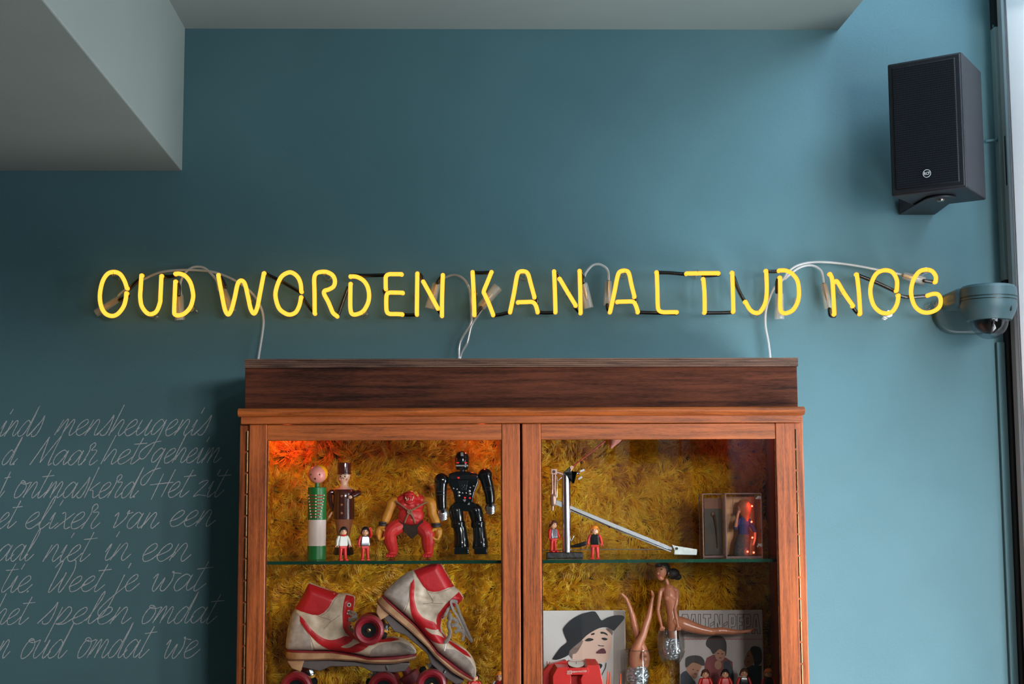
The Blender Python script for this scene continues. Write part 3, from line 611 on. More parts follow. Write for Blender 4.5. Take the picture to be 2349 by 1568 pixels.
for d, x in ((dl, L[0]-.0035), (dr_, R_[3]+.0035)):
    mb = MB(); z = dtop-.012
    while z > .8:
        mb.lathe([(.0021, z-.044), (.0021, z-.002)], (x, YC+.002, 0), 8); z -= .046
    mb.build('hinge', M_brass, d)
bd = MB()
for (a, b) in ((L[1], L[2]), (R_[1], R_[2])):
    bd.box(a-.001, a+.0022, YC+.002, YC+.008, .2, rb); bd.box(b-.0022, b+.001, YC+.002, YC+.008, .2, rb)
bd.build('glazing_bead', Wd, cab)
# glass shelves
zs1 = W(1200, 1284, YC+.03).z; zs2 = 1.55-.473
for z in (zs1, zs2):
    s_ = pc(MB().box(xs0+.024, xs1-.024, YC+.0335, -.085, z-.007, z), 'glass_shelf', glass('shelf_glass', (.80, .93, .86), refl=.06), smooth=False)
    MB().box(xs0+.024, xs1-.024, YC+.030, YC+.0332, z-.007, z).build('green_edge', M_edge, s_, smooth=False)
pc(MB().box(xs0+.022, xs1-.022, YC+.03, -.06, .12, .14), 'bottom_board', Wh)
# ---------------- shag fur lining: tufts of curved strands
def noise2(x, z, sc, seed):
    r = np.random.RandomState(seed); g = r.rand(64, 64)
    u = x*sc; v = z*sc; i = np.floor(u).astype(int); j = np.floor(v).astype(int); fu = u-i; fv = v-j
    fu = fu*fu*(3-2*fu); fv = fv*fv*(3-2*fv)
    a = g[i % 64, j % 64]; b = g[(i+1) % 64, j % 64]; c = g[i % 64, (j+1) % 64]; d = g[(i+1) % 64, (j+1) % 64]
    return (a*(1-fu)+b*fu)*(1-fv) + (c*(1-fu)+d*fu)*fv
def fur(x0, x1, z0, z1, y0, name, seed=3, plane='back', lie=0.0):
    rs = np.random.RandomState(seed)
    cell = .0088; nx = int((x1-x0)/cell); nz_ = int((z1-z0)/cell)
    gx, gz = np.meshgrid(np.arange(nx), np.arange(nz_), indexing='ij'); gx = gx.ravel(); gz = gz.ravel()
    cx = x0 + (gx + rs.rand(len(gx)))*cell; cz = z0 + (gz + rs.rand(len(gx)))*cell
    ang = -PI/2 + lie + (noise2(cx, cz, 9, 5)-.5)*7.5 + (noise2(cx, cz, 34, 9)-.5)*4.0 + rs.randn(len(cx))*.35
    curl = (rs.rand(len(cx))-.5)*4.4; Lc = .020 + rs.rand(len(cx))*.018; hc = .008 + rs.rand(len(cx))*.014
    tone = .5 + .5*(rs.rand(len(cx))-.5) + .5*(noise2(cx, cz, 22, 2)-.5)
    K = 12; N = len(cx)*K; idx = np.repeat(np.arange(len(cx)), K)
    rr = np.sqrt(rs.rand(N))*cell*.95; ra = rs.rand(N)*2*PI
    ox = rr*np.cos(ra); oz = rr*np.sin(ra)
    L_ = Lc[idx]*(.75+.4*rs.rand(N)); h_ = hc[idx]*(.5+.7*rs.rand(N)); a0 = ang[idx] + rs.randn(N)*.16; cu = curl[idx] + rs.randn(N)*.6
    w0 = .00062 + rs.rand(N)*.00045
    M_ = 6; ts = np.linspace(0, 1, M_)
    px = cx[idx]; pz = cz[idx]; vs = np.zeros((N, M_*2, 3)); X = px + ox; Z = pz + oz
    for k, t in enumerate(ts):
        a = a0 + cu*(t-.3)
        if k:
            X = X + np.cos(a)*L_/(M_-1); Z = Z + np.sin(a)*L_/(M_-1)
        sq = 1 - .8*t**1.1                       # strands of one tuft close in towards the tip
        xx = X - ox*(1-sq); zz = Z - oz*(1-sq)
        yy = y0 - h_*math.sin(min(1, t*1.15)*PI*.62) - .001
        w = w0*(1-.8*t**2)
        nxv = -np.sin(a); nzv = np.cos(a); tw = .45
        vs[:, 2*k] = np.stack([xx+nxv*w, yy-w*tw, zz+nzv*w], 1); vs[:, 2*k+1] = np.stack([xx-nxv*w, yy+w*tw, zz-nzv*w], 1)
    fi = np.array([[2*k, 2*k+1, 2*k+3, 2*k+2] for k in range(M_-1)])
    faces = (np.arange(N)[:, None, None]*(M_*2) + fi[None]).reshape(-1, 4)
    v = vs.reshape(-1, 3)
    v[:, 0] = np.clip(v[:, 0], x0-.004, x1+.004); v[:, 2] = np.clip(v[:, 2], z0, z1)
    if plane == 'side': v = np.stack([xs0+.024+(y0-v[:, 1])*0.5, -.085-(v[:, 0]-x0), v[:, 2]], 1)
    o = np.array(cab.location); v = v - o
    me = bpy.data.meshes.new(name); me.vertices.add(len(v)); me.vertices.foreach_set('co', v.ravel())
    me.loops.add(faces.size); me.loops.foreach_set('vertex_index', faces.ravel().astype(np.int32))
    me.polygons.add(len(faces)); me.polygons.foreach_set('loop_start', (np.arange(len(faces))*4).astype(np.int32))
    me.polygons.foreach_set('loop_total', np.full(len(faces), 4, np.int32)); me.polygons.foreach_set('use_smooth', np.ones(len(faces), bool))
    me.update(calc_edges=True)
    at = me.attributes.new('tone', 'FLOAT', 'POINT'); at.data.foreach_set('value', np.repeat((tone[idx] + rs.randn(N)*.14).astype(np.float32), M_*2))
    me.materials.append(MC['fur']); ob = bpy.data.objects.new(name, me); COL.objects.link(ob); ob.parent = cab
    tag(ob, 'curly mustard shag pile lining', kind='stuff'); print('fur', N); return ob
m = bpy.data.materials.new('fur'); m.use_nodes = True; n = m.node_tree; b = n.nodes['Principled BSDF']
at = n.nodes.new('ShaderNodeAttribute'); at.attribute_name = 'tone'; cr = n.nodes.new('ShaderNodeValToRGB')
cr.color_ramp.elements[0].position = .1; cr.color_ramp.elements[0].color = (*lin((200, 130, 20)), 1)
cr.color_ramp.elements[1].position = .9; cr.color_ramp.elements[1].color = (*lin((255, 230, 74)), 1)
e = cr.color_ramp.elements.new(.5); e.color = (*lin((251, 197, 26)), 1)
n.links.new(at.outputs['Fac'], cr.inputs[0]); n.links.new(cr.outputs[0], b.inputs['Base Color'])
b.inputs['Roughness'].default_value = .45
tl = n.nodes.new('ShaderNodeBsdfTranslucent'); n.links.new(cr.outputs[0], tl.inputs[0]); mxs = n.nodes.new('ShaderNodeMixShader'); mxs.inputs[0].default_value = .35
n.links.new(b.outputs[0], mxs.inputs[1]); n.links.new(tl.outputs[0], mxs.inputs[2]); n.links.new(mxs.outputs[0], n.nodes['Material Output'].inputs[0])
MC['fur'] = m
M_fback = mat('fur_backing', (120, 84, 20), rough=.9, var=.3, scale=60)
pc(MB().box(xs0+.024, xs1-.024, -.070, -.056, zs2-.12, zt_-.004), 'fur_backing', M_fback, smooth=False)
pc(MB().box(xs0+.0225, xs0+.0235, YC+.04, -.058, zs2-.12, zt_-.004), 'fur_backing', M_fback, smooth=False)
fur(xs0+.026, xs1-.026, zs2-.02, zt_-.006, -.070, 'shag_fur')
fur(0, .27, zs2-.02, zt_-.006, 0, 'shag_fur', 11, 'side')
# red glow lamps hidden under the cabinet top
M_red = mat('red_bulb', (255, 60, 30), emit=(1, .06, .03), estr=14)
sl = None
def red_bulb(px, py, Y, lab, e=.35, r=.004):
    c = W(px, py, Y); mb = MB(); mb.ell(c, (r, r, r*1.4)); mb.lathe([(r*.6, r), (r*.6, r*2.6)], c, 10, m=1)
    o = mb.build('red_lamp', [M_red, M_black], base=c); tag(o, lab, 'lamp', 'red lamps inside the cabinet')
    l = bpy.data.lights.new('red_glow', 'POINT'); l.energy = e; l.color = (1, .10, .04); l.shadow_soft_size = .008
    lo = bpy.data.objects.new('red_glow', l); COL.objects.link(lo); lo.parent = o; lo.location = (0, -.012, -.004)
    return o
red_bulb(660, 985, -.125, 'small red lamp tucked under the cabinet top, far left corner', .42)
red_bulb(1105, 985, -.16, 'small red lamp under the cabinet top above the black toy robot', .22)
red_bulb(1700, 985, -.16, 'small red lamp under the cabinet top, far right above the clear case', .035)

# topper box standing on the cabinet
Yt = YC+.02
Q = PX(Yt)
x0, x1 = Q(562, 880).x, Q(1829, 880).x; zb_ = zc1+.0005; z1_ = Q(1200, 842).z; z2_ = Q(1200, 821.5).z
tp_ = thing('wooden_topper_box', ((x0+x1)/2, -.2, zb_), 'dark stained plywood box with ridged lid edge sitting on the cabinet top', 'box')
MB().box(x0, x1, Yt, Yt+.018, zb_, z1_).build('front_board', Wd, tp_, bevel=.001)
MB().box(x0, x0+.018, Yt+.0185, -.03, zb_, z1_).build('end_board', Wd, tp_, bevel=.001)
MB().box(x1-.018, x1, Yt+.0185, -.03, zb_, z1_).build('end_board', Wd, tp_, bevel=.001)
mb = MB(); hh = (z2_-z1_)/5
M_ply = wood('plywood_edge', (118, 86, 68), (44, 28, 24), 'x', scale=22, rough=.55)
pr = [(Yt+.02, z1_)]
for k in range(5):
    pr += [(Yt-.006, z1_+k*hh+.0004), (Yt-.006, z1_+(k+1)*hh-.0008), (Yt-.0045, z1_+(k+1)*hh-.0003)]
pr += [(Yt+.02, z2_)]
mb.prism([(x0-.0005, y, z) for y, z in pr], (x1-x0+.002, 0, 0)); mb.box(x0, x1, Yt+.02, -.02, z1_, z2_)
mb.build('lid_board', M_ply, tp_, smooth=False)
# ================================================================ SHARED TOY MATERIALS
M_tred = mat('toy_red_plastic', (208, 34, 28), rough=.38, var=.05)
M_twhite = mat('toy_white_plastic', (226, 222, 212), rough=.3, var=.04)
M_tblack = mat('toy_black_plastic', (16, 16, 18), rough=.2, var=.2, coat=.5)
M_skin = mat('toy_skin_plastic', (226, 164, 128), rough=.38, var=.04)
M_hairb = mat('toy_black_hair', (20, 18, 18), rough=.3, var=.1)
M_hairbr = mat('toy_brown_hair', (86, 44, 30), rough=.35, var=.1)
M_hairo = mat('toy_orange_hair', (236, 132, 26), rough=.35, var=.08)
M_chrome = mat('chrome', (214, 214, 218), rough=.2, metal=1, var=.03)
M_dark = mat('dark_dot', (16, 12, 12), rough=.4)

# ================================================================ SMALL TOY FIGURES
GRP = 'small plastic toy figures in the cabinet'
def toy_figure(loc, lab, torso, arm, hair, rotz=0, raised=0, hand=None, leg=M_tred, collar=None, Hs=1.0):
    t = thing('toy_figure', loc, lab, 'toy figure', GRP, (0, 0, rotz)); k = Hs
    s = lambda *a: Vector(a)*k
    mb = MB()
    for sg in (-1, 1):
        mb.tube([s(sg*.0062, 0, .004), s(sg*.0052, 0, .016), s(sg*.0044, 0, .030)], [.0034*k, .0037*k, .0045*k], 12)
        mb.obox(s(sg*.0065, -.003, .0018), (.0075*k, .013*k, .0036*k))
    mb.obox(s(0, 0, .030), (.0165*k, .009*k, .008*k))
    mb.build('legs', leg, t, local=True, bevel=.0008*k)
    mb = MB()
    mb.add([s(x, y, z) for z, w, d in ((.031, .0095, .0056), (.036, .0102, .0058), (.050, .0088, .0052), (.0545, .006, .004)) for x, y in ((-w, -d), (w, -d), (w, d), (-w, d))],
           [(3, 2, 1, 0), (12, 13, 14, 15)] + [(4*i+j, 4*i+(j+1) % 4, 4*i+4+(j+1) % 4, 4*i+4+j) for i in range(3) for j in range(4)])
    tb = mb.build('torso', torso, t, local=True, bevel=.0022*k, bseg=3)
    if collar:
        MB().lathe([(.0055*k, .0525*k), (.0068*k, .054*k), (.0045*k, .057*k)], (0, 0, 0), 16).build('collar', collar, tb, local=True)
    for sg in (-1, 1):
        if raised and sg == raised: pts = [s(sg*.0098, 0, .051), s(sg*.0125, -.006, .056), s(sg*.010, -.011, .066)]
        else: pts = [s(sg*.0098, 0, .051), s(sg*.0132, -.001, .044), s(sg*.0150, -.004, .034)]
        a = MB().tube(pts, [.0034*k, .0033*k, .0026*k], 12).build('arm', arm, t, local=True)
        e = pts[-1]; d = (pts[-1]-pts[-2]).normalized()
        MB().ring(e + d*.003*k, .0026*k, .0012*k, Matrix.Rotation(PI/2*sg*.3, 3, 'Z'), a0=-.6, a1=PI+.6, n=10, k=6).build('hand', hand or M_skin, a, local=True)
    hd = MB().lathe([(.0032*k, .054*k), (.0034*k, .0555*k), (.0072*k, .0568*k), (.0083*k, .060*k), (.0083*k, .066*k), (.0070*k, .070*k), (.003*k, .0722*k)], (0, 0, 0), 24).build('head', M_skin, t, local=True)
    mb = MB()
    for sg in (-1, 1): mb.ell(s(sg*.0031, -.0079, .0640), (.0010*k, .0006*k, .0014*k), n=8, k=6)
    mb.ring(s(0, -.0080, .0618), .0021*k, .00030*k, a0=PI+.45, a1=2*PI-.45, n=8, k=5)
    mb.build('face', M_dark, hd, local=True)
    mb = MB()
    for i in range(1): pass
    q = []; R = .0098*k; cz = .0645*k
    nn = 24; kk = 9; vs = []; fs = []
    for i in range(kk+1):
        for j in range(nn):
            a = 2*PI*j/nn; fr = max(0, -math.sin(a))      # front of the head
            low = -.0075 + .0105*min(1, fr*1.6)
            tt = i/kk; z = cz + (low*(1-tt))*k + (.0092*k)*math.sin(tt*PI/2) ; r = R*math.cos(tt*PI/2*.97)
            if tt < .15: r = R*1.02
            vs.append((r*math.cos(a), r*math.sin(a)*1.02, z))
    for i in range(kk):
        for j in range(nn): fs.append((i*nn+j, i*nn+(j+1) % nn, (i+1)*nn+(j+1) % nn, (i+1)*nn+j))
    fs.append(tuple(range(kk*nn, (kk+1)*nn))); fs.append(tuple(reversed(range(nn))))
    mb.add(vs, fs); mb.build('hair', hair, t, local=True, angle=60)
    return t
M_silv = mat('toy_silver_vest', (170, 172, 180), rough=.2, metal=.85, var=.1)
def foot(px, Y, z): p = W(px, 1200, Y); return (p.x, Y, z)
toy_figure(foot(787, -.345, zs1), 'black-haired toy figure in white shirt and red trousers before the brown figure', M_twhite, M_twhite, M_hairb, .45, collar=M_tred)
toy_figure(foot(838, -.345, zs1), 'black-haired toy figure in silver vest with one red arm raised', M_silv, M_tred, M_hairb, .2, raised=1, hand=M_tred)
toy_figure(foot(1364, -.34, zs1), 'orange-haired toy figure in black vest standing beside the chrome post', M_tblack, M_tred, M_hairo, -.1, hand=M_tred)
z2 = zs2
k2 = 1.0
toy_figure(foot(1087, -.255, z2+.0), 'black-haired all-red toy figure before the tilted skate toe', M_tred, M_tred, M_hairb, .15, Hs=1.09)
toy_figure(foot(1144, -.250, z2+.0), 'orange-haired red toy figure at the left door frame, bottom', mat('toy_dark_red', (150, 22, 22), rough=.3), M_twhite, M_hairo, 0, Hs=1.09)
toy_figure(foot(1611, -.20, z2), 'brown-haired red-coated toy figure, leftmost of four by the grey sleeve', M_tred, M_tred, M_hairbr, .1, Hs=1.03)
toy_figure(foot(1656, -.20, z2), 'black-haired red-coated toy figure, second of four by the grey sleeve', M_tred, M_tred, M_hairb, 0, Hs=1.03)
toy_figure(foot(1699, -.20, z2), 'brown-haired toy figure in black vest and white collar by grey sleeve', M_tblack, M_tred, M_hairbr, 0, collar=M_twhite, Hs=1.05)
toy_figure(foot(1754, -.20, z2), 'orange-haired toy figure in black vest, rightmost of four by grey sleeve', M_tblack, M_tred, M_hairo, .1, Hs=1.04)

# ================================================================ GREEN WOODEN SOLDIER
p = PX(-.29); u = p.u
base = p(726, 1280); base.z = zs1
def zz(y): return p(726, y).z - base.z
t = thing('wooden_soldier', base, 'tall green and white wooden cylinder figure with pink ball head', 'figurine')
M_grn = mat('green_lacquer', (28, 110, 48), rough=.3, var=.06, coat=.3); M_pnk = mat('pink_lacquer', (232, 146, 132), rough=.32, var=.03)
M_whl = mat('white_lacquer', (222, 200, 190), rough=.4, var=.04); M_yel = mat('yellow_lacquer', (250, 168, 20), rough=.35, var=.05)
M_redp = mat('red_paint', (176, 44, 28), rough=.4); M_dot = mat('cream_dots', (236, 222, 200), rough=.4)
r = 21*u
MB().lathe([(r-.001, 0), (r, .001), (r, zz(1251))], base, 40).build('boots', M_grn, t)
MB().lathe([(r-.0002, zz(1251)), (r-.0002, zz(1191.5))], base, 40).build('trousers', M_whl, t)
bo = MB().lathe([(r, zz(1191.5)), (r, zz(1118)), (r-.001, zz(1117)), (5*u, zz(1116.8)), (5*u, zz(1106))], base, 40).build('coat', M_grn, t)
mr_ = MB(); mdt = MB()
for i, y in enumerate((1135.5, 1142.7, 1150, 1157, 1164.5, 1171.5, 1178.5, 1185)):
    f0_, f1_ = -.92+i*.055, .92-i*.075
    pts = [base + Vector((math.sin(a)*(r+.0001), -math.cos(a)*(r+.0001), zz(y))) for a in np.linspace(f0_, f1_, 14)]
    mr_.tube(pts, 1.15*u, 6)
    for a in (f0_, -.02, f1_): mdt.ell(base + Vector((math.sin(a)*(r+.0006), -math.cos(a)*(r+.0006), zz(y))), 1.8*u, n=8, k=6)
mr_.build('braiding', M_redp, bo); mdt.build('buttons', M_dot, bo)
hc = base + Vector((0, 0, zz(1088)))
hd = MB().ell(hc, 20.5*u, n=32, k=20).build('head', M_pnk, t, angle=180)
MB().ell(hc + Vector((3.2*u, 5*u, 2.5*u)), 20.2*u, n=32, k=20).build('hair', M_yel, t, angle=180)
def on_ball(c, R0, dx, dz): return c + Vector((dx, -math.sqrt(max(0, R0*R0-dx*dx-dz*dz)), dz))
mb = MB()
for (dx, dz, q) in ((-13, 0, 1.8), (7.5, 0, 1.8), (-2.5, -9.5, 2.2)): mb.ell(on_ball(hc, 20.6*u, dx*u, dz*u), q*u, n=10, k=8)
mb.build('face_dots', mat('brown_dots', (70, 40, 30), rough=.5), hd)

# ================================================================ BROWN TOP-HAT FIGURE
p = PX(-.20); u = p.u; base = p(788, 1276); base.z = zs1
t = thing('top_hat_figure', base, 'brown top-hatted wooden gentleman figure with small moustache', 'figurine')
M_brn = mat('brown_lacquer', (74, 30, 24), rough=.15, var=.08, coat=.8); M_tan = mat('tan_lacquer', (160, 98, 72), rough=.2, var=.05, coat=.5)
M_face = mat('face_lacquer', (240, 196, 168), rough=.25, var=.03, coat=.4)
def zz(y): return p(788, y).z - base.z
L_ = lambda prof, name, m, par=None: MB().lathe([(q[0]*u, zz(q[1])) for q in prof], base, 40).build(name, m, par or t)
L_([(1, 1272), (22, 1272), (24, 1268), (21, 1256), (12, 1246), (10, 1236)], 'boots', M_tblack)
L_([(10, 1236), (13, 1232), (21, 1192), (21.5, 1190)], 'trousers', M_tan)
co = L_([(24, 1190), (24, 1140), (24, 1124), (22.5, 1122)], 'coat', M_brn)
hd = L_([(22.5, 1122), (14, 1118), (9, 1114), (7.6, 1110), (9, 1104), (13, 1097), (14.2, 1090), (14.2, 1086)], 'head', M_face)
L_([(16.8, 1087.5), (16.8, 1084), (15.4, 1083), (16.2, 1063), (15.8, 1060.8), (13.5, 1060.5), (13.0, 1064)], 'top_hat', M_brn)
mb = MB()
for y in (1137, 1157, 1176): mb.ell(p(786, y)+Vector((0, -24*u, 0)), (2.8*u, 1*u, 2.8*u), n=12, k=8)
mb.build('buttons', M_tan, co)
mb = MB()
for x in (782.5, 792.5): mb.ell(p(x, 1092.5, 13.5), (1.7*u, .8*u, 1.9*u), n=10, k=8)
mb.tube([p(780, 1089.8, 13.8), p(783, 1088.4, 14), p(786, 1088.8, 14)], .45*u, 6); mb.tube([p(790, 1089.2, 14), p(793, 1088.4, 14), p(796, 1089.4, 13.5)], .45*u, 6)
mb.tube([p(783.5, 1098, 13), p(785, 1095.6, 13.6), p(787.5, 1095.2, 13.8), p(790, 1097, 13.4), p(790.6, 1098, 13)], .6*u, 6)
mb.build('painted_face', M_dark, hd)
mb = MB()
for x in (780.5, 796): mb.ell(p(x, 1099, 10.6), (2.6*u, .7*u, 2.6*u), n=10, k=8)
mb.build('cheeks', mat('cheek_pink', (226, 130, 110)), hd)
a = MB(); limb(a, p, [(767, 1129, 0), (757, 1130, 2), (757, 1148, 0), (763, 1168, -2)], [6, 6.5, 5.5, 4.5]); a.build('arm', M_brn, t)
a = MB(); limb(a, p, [(809, 1131, 0), (820, 1130, 8), (824, 1131, 14), (812, 1137, 24)], [6, 6.5, 6, 4.5]); ar = a.build('arm', M_brn, t)
MB().ell(p(806, 1139.5, 26), (5*u, 3*u, 4*u)).build('hand', M_face, ar)
a = MB(); a.tube([p(763, 1175, 20), p(757, 1185, 22)], [2*u, 2.4*u], 8); hn = a.build('cord_tag', mat('wood_bead', (190, 140, 104)), t)
MB().tube([p(*q) for q in catmull([(757, 1185, 22), (752, 1195, 25), (749, 1215, 28), (750, 1240, 30), (747, 1262, 34), (741, 1280, 36)], 6)], .55*u, 6).build('cord', mat('string', (150, 120, 84), rough=.9), t)

# ================================================================ RED OGRE TOY
p = PX(-.25); u = p.u; base = p(942, 1278); base.z = zs1
t = thing('ogre_toy', base, 'squat red and orange ogre toy with leather chest straps', 'toy figure')
M_or = mat('ogre_red_rubber', (214, 46, 44), rough=.38, var=.14, scale=90, bump=.2, bscale=200)
M_oy = mat('ogre_orange_rubber', (214, 140, 40), rough=.4, var=.15, scale=70, bump=.4, bscale=250)
M_ob = mat('ogre_brown_fur', (62, 42, 30), rough=.8, var=.3, scale=120, bump=.8, bscale=300, stretch=(3, 3, .4))
M_strap = mat('ogre_strap', (150, 110, 80), rough=.5, var=.15); M_band = mat('ogre_band', (60, 46, 40), rough=.5)
def sph(mb, x, y, d, rx, ry=None, rz=None): ry = ry or rx; rz = rz or rx; mb.ell(p(x, y, d), (rx*u, rz*u, ry*u), n=20, k=13)
mb = MB(); sph(mb, 943, 1182, 0, 30, 23, 22); sph(mb, 942, 1160, 0, 31, 20, 20); sph(mb, 927, 1158, 6, 15, 12, 14); sph(mb, 957, 1158, 6, 15, 12, 14); sph(mb, 942, 1147, -3, 28, 15, 16)
limb(mb, p, [(918, 1146, 0), (942, 1136, -6), (967, 1146, 0)], [9, 12, 9]); sph(mb, 943, 1192, 8, 24, 13, 16)
mb.build('body', M_or, t, remesh=.0011, smoothit=4)
mb = MB(); sph(mb, 941, 1139, 13, 13, 13, 11); sph(mb, 941, 1150, 14, 12.5, 8, 11); sph(mb, 942, 1142, 25, 3.6, 3, 3.5); limb(mb, p, [(932, 1134, 21), (941, 1132.5, 24), (950, 1134, 21)], [2.6, 3, 2.6]); limb(mb, p, [(933, 1150, 22), (941, 1154, 25), (950, 1150, 22)], [2.6, 3.2, 2.6])
hd = mb.build('head', M_or, t, remesh=.0009, smoothit=2)
mb = MB()
for x, y, s_ in ((932, 1141, 1), (934.5, 1145, 1), (938, 1143.5, 1), (943, 1143.5, 1), (947, 1145, 1), (949.5, 1140.5, 1)): mb.tube([p(x, y+2, 24.5), p(x, y-2.4, 25.5)], [1.1*u, .5*u], 6)
mb.build('teeth', mat('ivory', (236, 220, 190)), hd)
mb = MB(); sph(mb, 936, 1136.5, 22.5, 1.5); sph(mb, 947, 1136.5, 22.5, 1.5); mb.build('eyes', M_dark, hd)
mb = MB()
for i in range(44):
    a = random.uniform(0, 2*PI); x = 946+random.uniform(-10, 12); y = 1127 + abs(x-944)*.35 + random.uniform(-2, 4)
    sph(mb, x, y, random.uniform(2, 14), random.uniform(2.4, 4))
mb.build('hair_tuft', M_oy, hd)
for arm in (([(905, 1149, 0), (899, 1154, 2), (893, 1170, 4), (890, 1178, 4), (884, 1194, 6), (881, 1199, 6)], [10, 12, 10, 10.5, 10, 8], (879.5, 1201, 7), (872, 1222, 10), -1),
            ([(978, 1148, 0), (988, 1155, 2), (991, 1170, 4), (992, 1178, 4), (999, 1194, 6), (1001, 1199, 6)], [10, 12.5, 10.5, 10.5, 10, 8.5], (1001, 1204, 7), (1004, 1222, 10), 1)):
    mb = MB(); limb(mb, p, *arm[:2]); a = mb.build('arm', M_oy, t)
    bx_, by_, bd_ = arm[2]
    MB().lathe([(8.5*u, -5*u), (11*u, -4*u), (11*u, 0), (9.5*u, 1*u), (11*u, 2*u), (10.5*u, 5*u), (8*u, 5.5*u)], p(bx_, by_, bd_), 18).build('wrist_band', M_band, a)
    hx, hy, hd_ = arm[3]; sg = arm[4]; mb = MB()
    limb(mb, p, [(bx_-sg*0, by_+6, bd_), (hx+sg*2, hy-4, hd_), (hx+sg*2, hy+6, hd_+1)], [7.5, 9.5, 7])
    for f in range(4):
        limb(mb, p, [(hx+sg*3, hy+6+0*f, hd_-4+f*3.6), (hx+sg*(0), hy+13+f*.4, hd_-5+f*4), (hx-sg*8, hy+14-f*.6, hd_-3+f*4), (hx-sg*13, hy+7-f*.5, hd_-2+f*3.8)], [3.6, 3.3, 3, 2.3], 4, 9)
    limb(mb, p, [(hx-sg*2, hy-8, hd_+4), (hx-sg*9, hy-8, hd_+7), (hx-sg*15, hy-1, hd_+8)], [3.8, 3.6, 2.6], 4, 9)
    mb.build('hand', M_oy, a, remesh=.0008, smoothit=1)
for pts, rad, toe in (([(924, 1203, 2), (906, 1211, 8), (895, 1223, 12), (896, 1240, 8), (900, 1254, 4), (902, 1266, 2), (897, 1272, 6)], [16, 18, 15.5, 15, 13, 10, 8], -1),
                      ([(960, 1203, 2), (973, 1213, 8), (981, 1225, 12), (982, 1242, 8), (982, 1254, 4), (983, 1266, 2), (981, 1272, 6)], [16, 18, 16, 15.5, 13.5, 10.5, 8], -1)):
    mb = MB(); limb(mb, p, pts, rad); ex_, ey_, _ = pts[-1]
    for k in range(4): limb(mb, p, [(ex_-4+k*4, ey_-1, 6), (ex_-9+k*5.6, ey_+2.5, 20-abs(k-1.5))], [4.4, 3.2], 3, 9)
    mb.build('leg', M_or, t, remesh=.0010, smoothit=2)
mb = MB()
mb.prism([p(*q) for q in ((915, 1192, 18), (930, 1201, 22), (944, 1204, 24), (958, 1201, 22), (971, 1190, 18), (972, 1200, 20), (966, 1212, 20), (956, 1226, 16), (945, 1236, 14), (935, 1226, 16), (922, 1210, 20))], (0, 26*u, 0))
mb.build('loincloth', M_ob, t, bevel=.002)
mb = MB()
for q in ([(909, 1149, 16), (922, 1158, 22), (941, 1172, 27)], [(979, 1151, 16), (962, 1160, 23), (941, 1172, 27)], [(940, 1174, 27), (934, 1186, 26), (930, 1197, 24)], [(942, 1174, 27), (949, 1186, 26), (953, 1198, 23)]):
    mb.tube(p.path(q), 2*u, 8)
sb_ = mb.build('chest_strap', M_strap, t)
MB().ring(p(941, 1173, 28), 4.6*u, 1.7*u, n=20).build('strap_ring', M_strap, sb_)

# ================================================================ BLACK ROBOT TOY
p = PX(-.20); u = p.u; base = p(1080, 1270); base.z = zs1
t = thing('toy_robot', base, 'tall glossy black toy robot with silver buttons and silver fists', 'toy robot')
M_rb = mat('robot_black', (13, 13, 15), rough=.14, var=.2, coat=.8); M_rs = mat('robot_silver', (190, 190, 194), rough=.25, metal=.8)
M_rr = mat('robot_red', (190, 20, 24), rough=.2, emit=(1, .03, .03), estr=.5)
def bx(mb, x0, x1, y0, y1, d0, d1):
    a = p(x0, y0, d0); b = p(x1, y1, d1); mb.box(a.x, b.x, a.y, b.y, a.z, b.z)
mb = MB()
# plain domed head
mb.lathe([(12*u, -22*u), (15*u, -19*u), (16.5*u, -8*u), (16.5*u, 4*u), (15*u, 11*u), (11*u, 17*u), (5*u, 20*u), (1*u, 20.6*u)], p(1060, 1055), 32)
hd = mb.build('head', M_rb, t)
mb = MB(); bx(mb, 1046, 1074, 1066, 1069.5, 14, 17); bx(mb, 1057, 1063, 1037, 1046, 12, 16); mb.build('grille', M_rs, hd, bevel=.0004)
mb = MB(); bx(mb, 1047, 1053, 1060, 1062.5, 14, 17.2); bx(mb, 1066, 1072, 1060, 1062.5, 14, 17.2); mb.build('eye_slot', M_rr, hd)
mb = MB(); mb.lathe([(8*u, -8*u), (7*u, -2*u), (8*u, 4*u), (7*u, 8*u)], p(1061, 1077), 20); mb.build('neck', M_rb, t)
mb = MB()
tor = [(1030, 1086), (1048, 1081), (1075, 1081), (1096, 1086), (1098, 1105), (1088, 1130), (1084, 1152), (1044, 1152), (1040, 1130), (1028, 1106)]
mb.prism([p(x, y, 16) for x, y in tor], (0, 32*u, 0)); to = mb.build('torso', M_rb, t, bevel=.003, bseg=3)
mb = MB(); mb.prism([p(x, y, 19) for x, y in ((1050, 1101), (1074, 1101), (1070, 1125), (1056, 1125))], (0, 4*u, 0)); mb.prism([p(x, y, 18.5) for x, y in ((1032, 1090), (1094, 1090), (1092, 1098), (1034, 1098))], (0, 4*u, 0)); mb.build('chest_plate', mat('robot_gloss', (30, 28, 32), rough=.1, coat=1), to, bevel=.0008)
mb = MB()
for x, y, r_ in ((1040.5, 1119.5, 2), (1048.5, 1121.5, 2), (1053, 1128.5, 3), (1053, 1136, 3), (1078.6, 1117.6, 2), (1086.5, 1114, 2), (1077, 1125.5, 3), (1078, 1132, 3), (1060, 1112.6, .9), (1066, 1112.6, .9), (1063.5, 1116.5, 1), (1060, 1121, .9), (1066.5, 1121, .9), (1061, 1130, 2), (1069.5, 1130, 2)):
    mb.ell(p(x, y, 18.5), (r_*u, 1.2*u, r_*u), n=12, k=8)
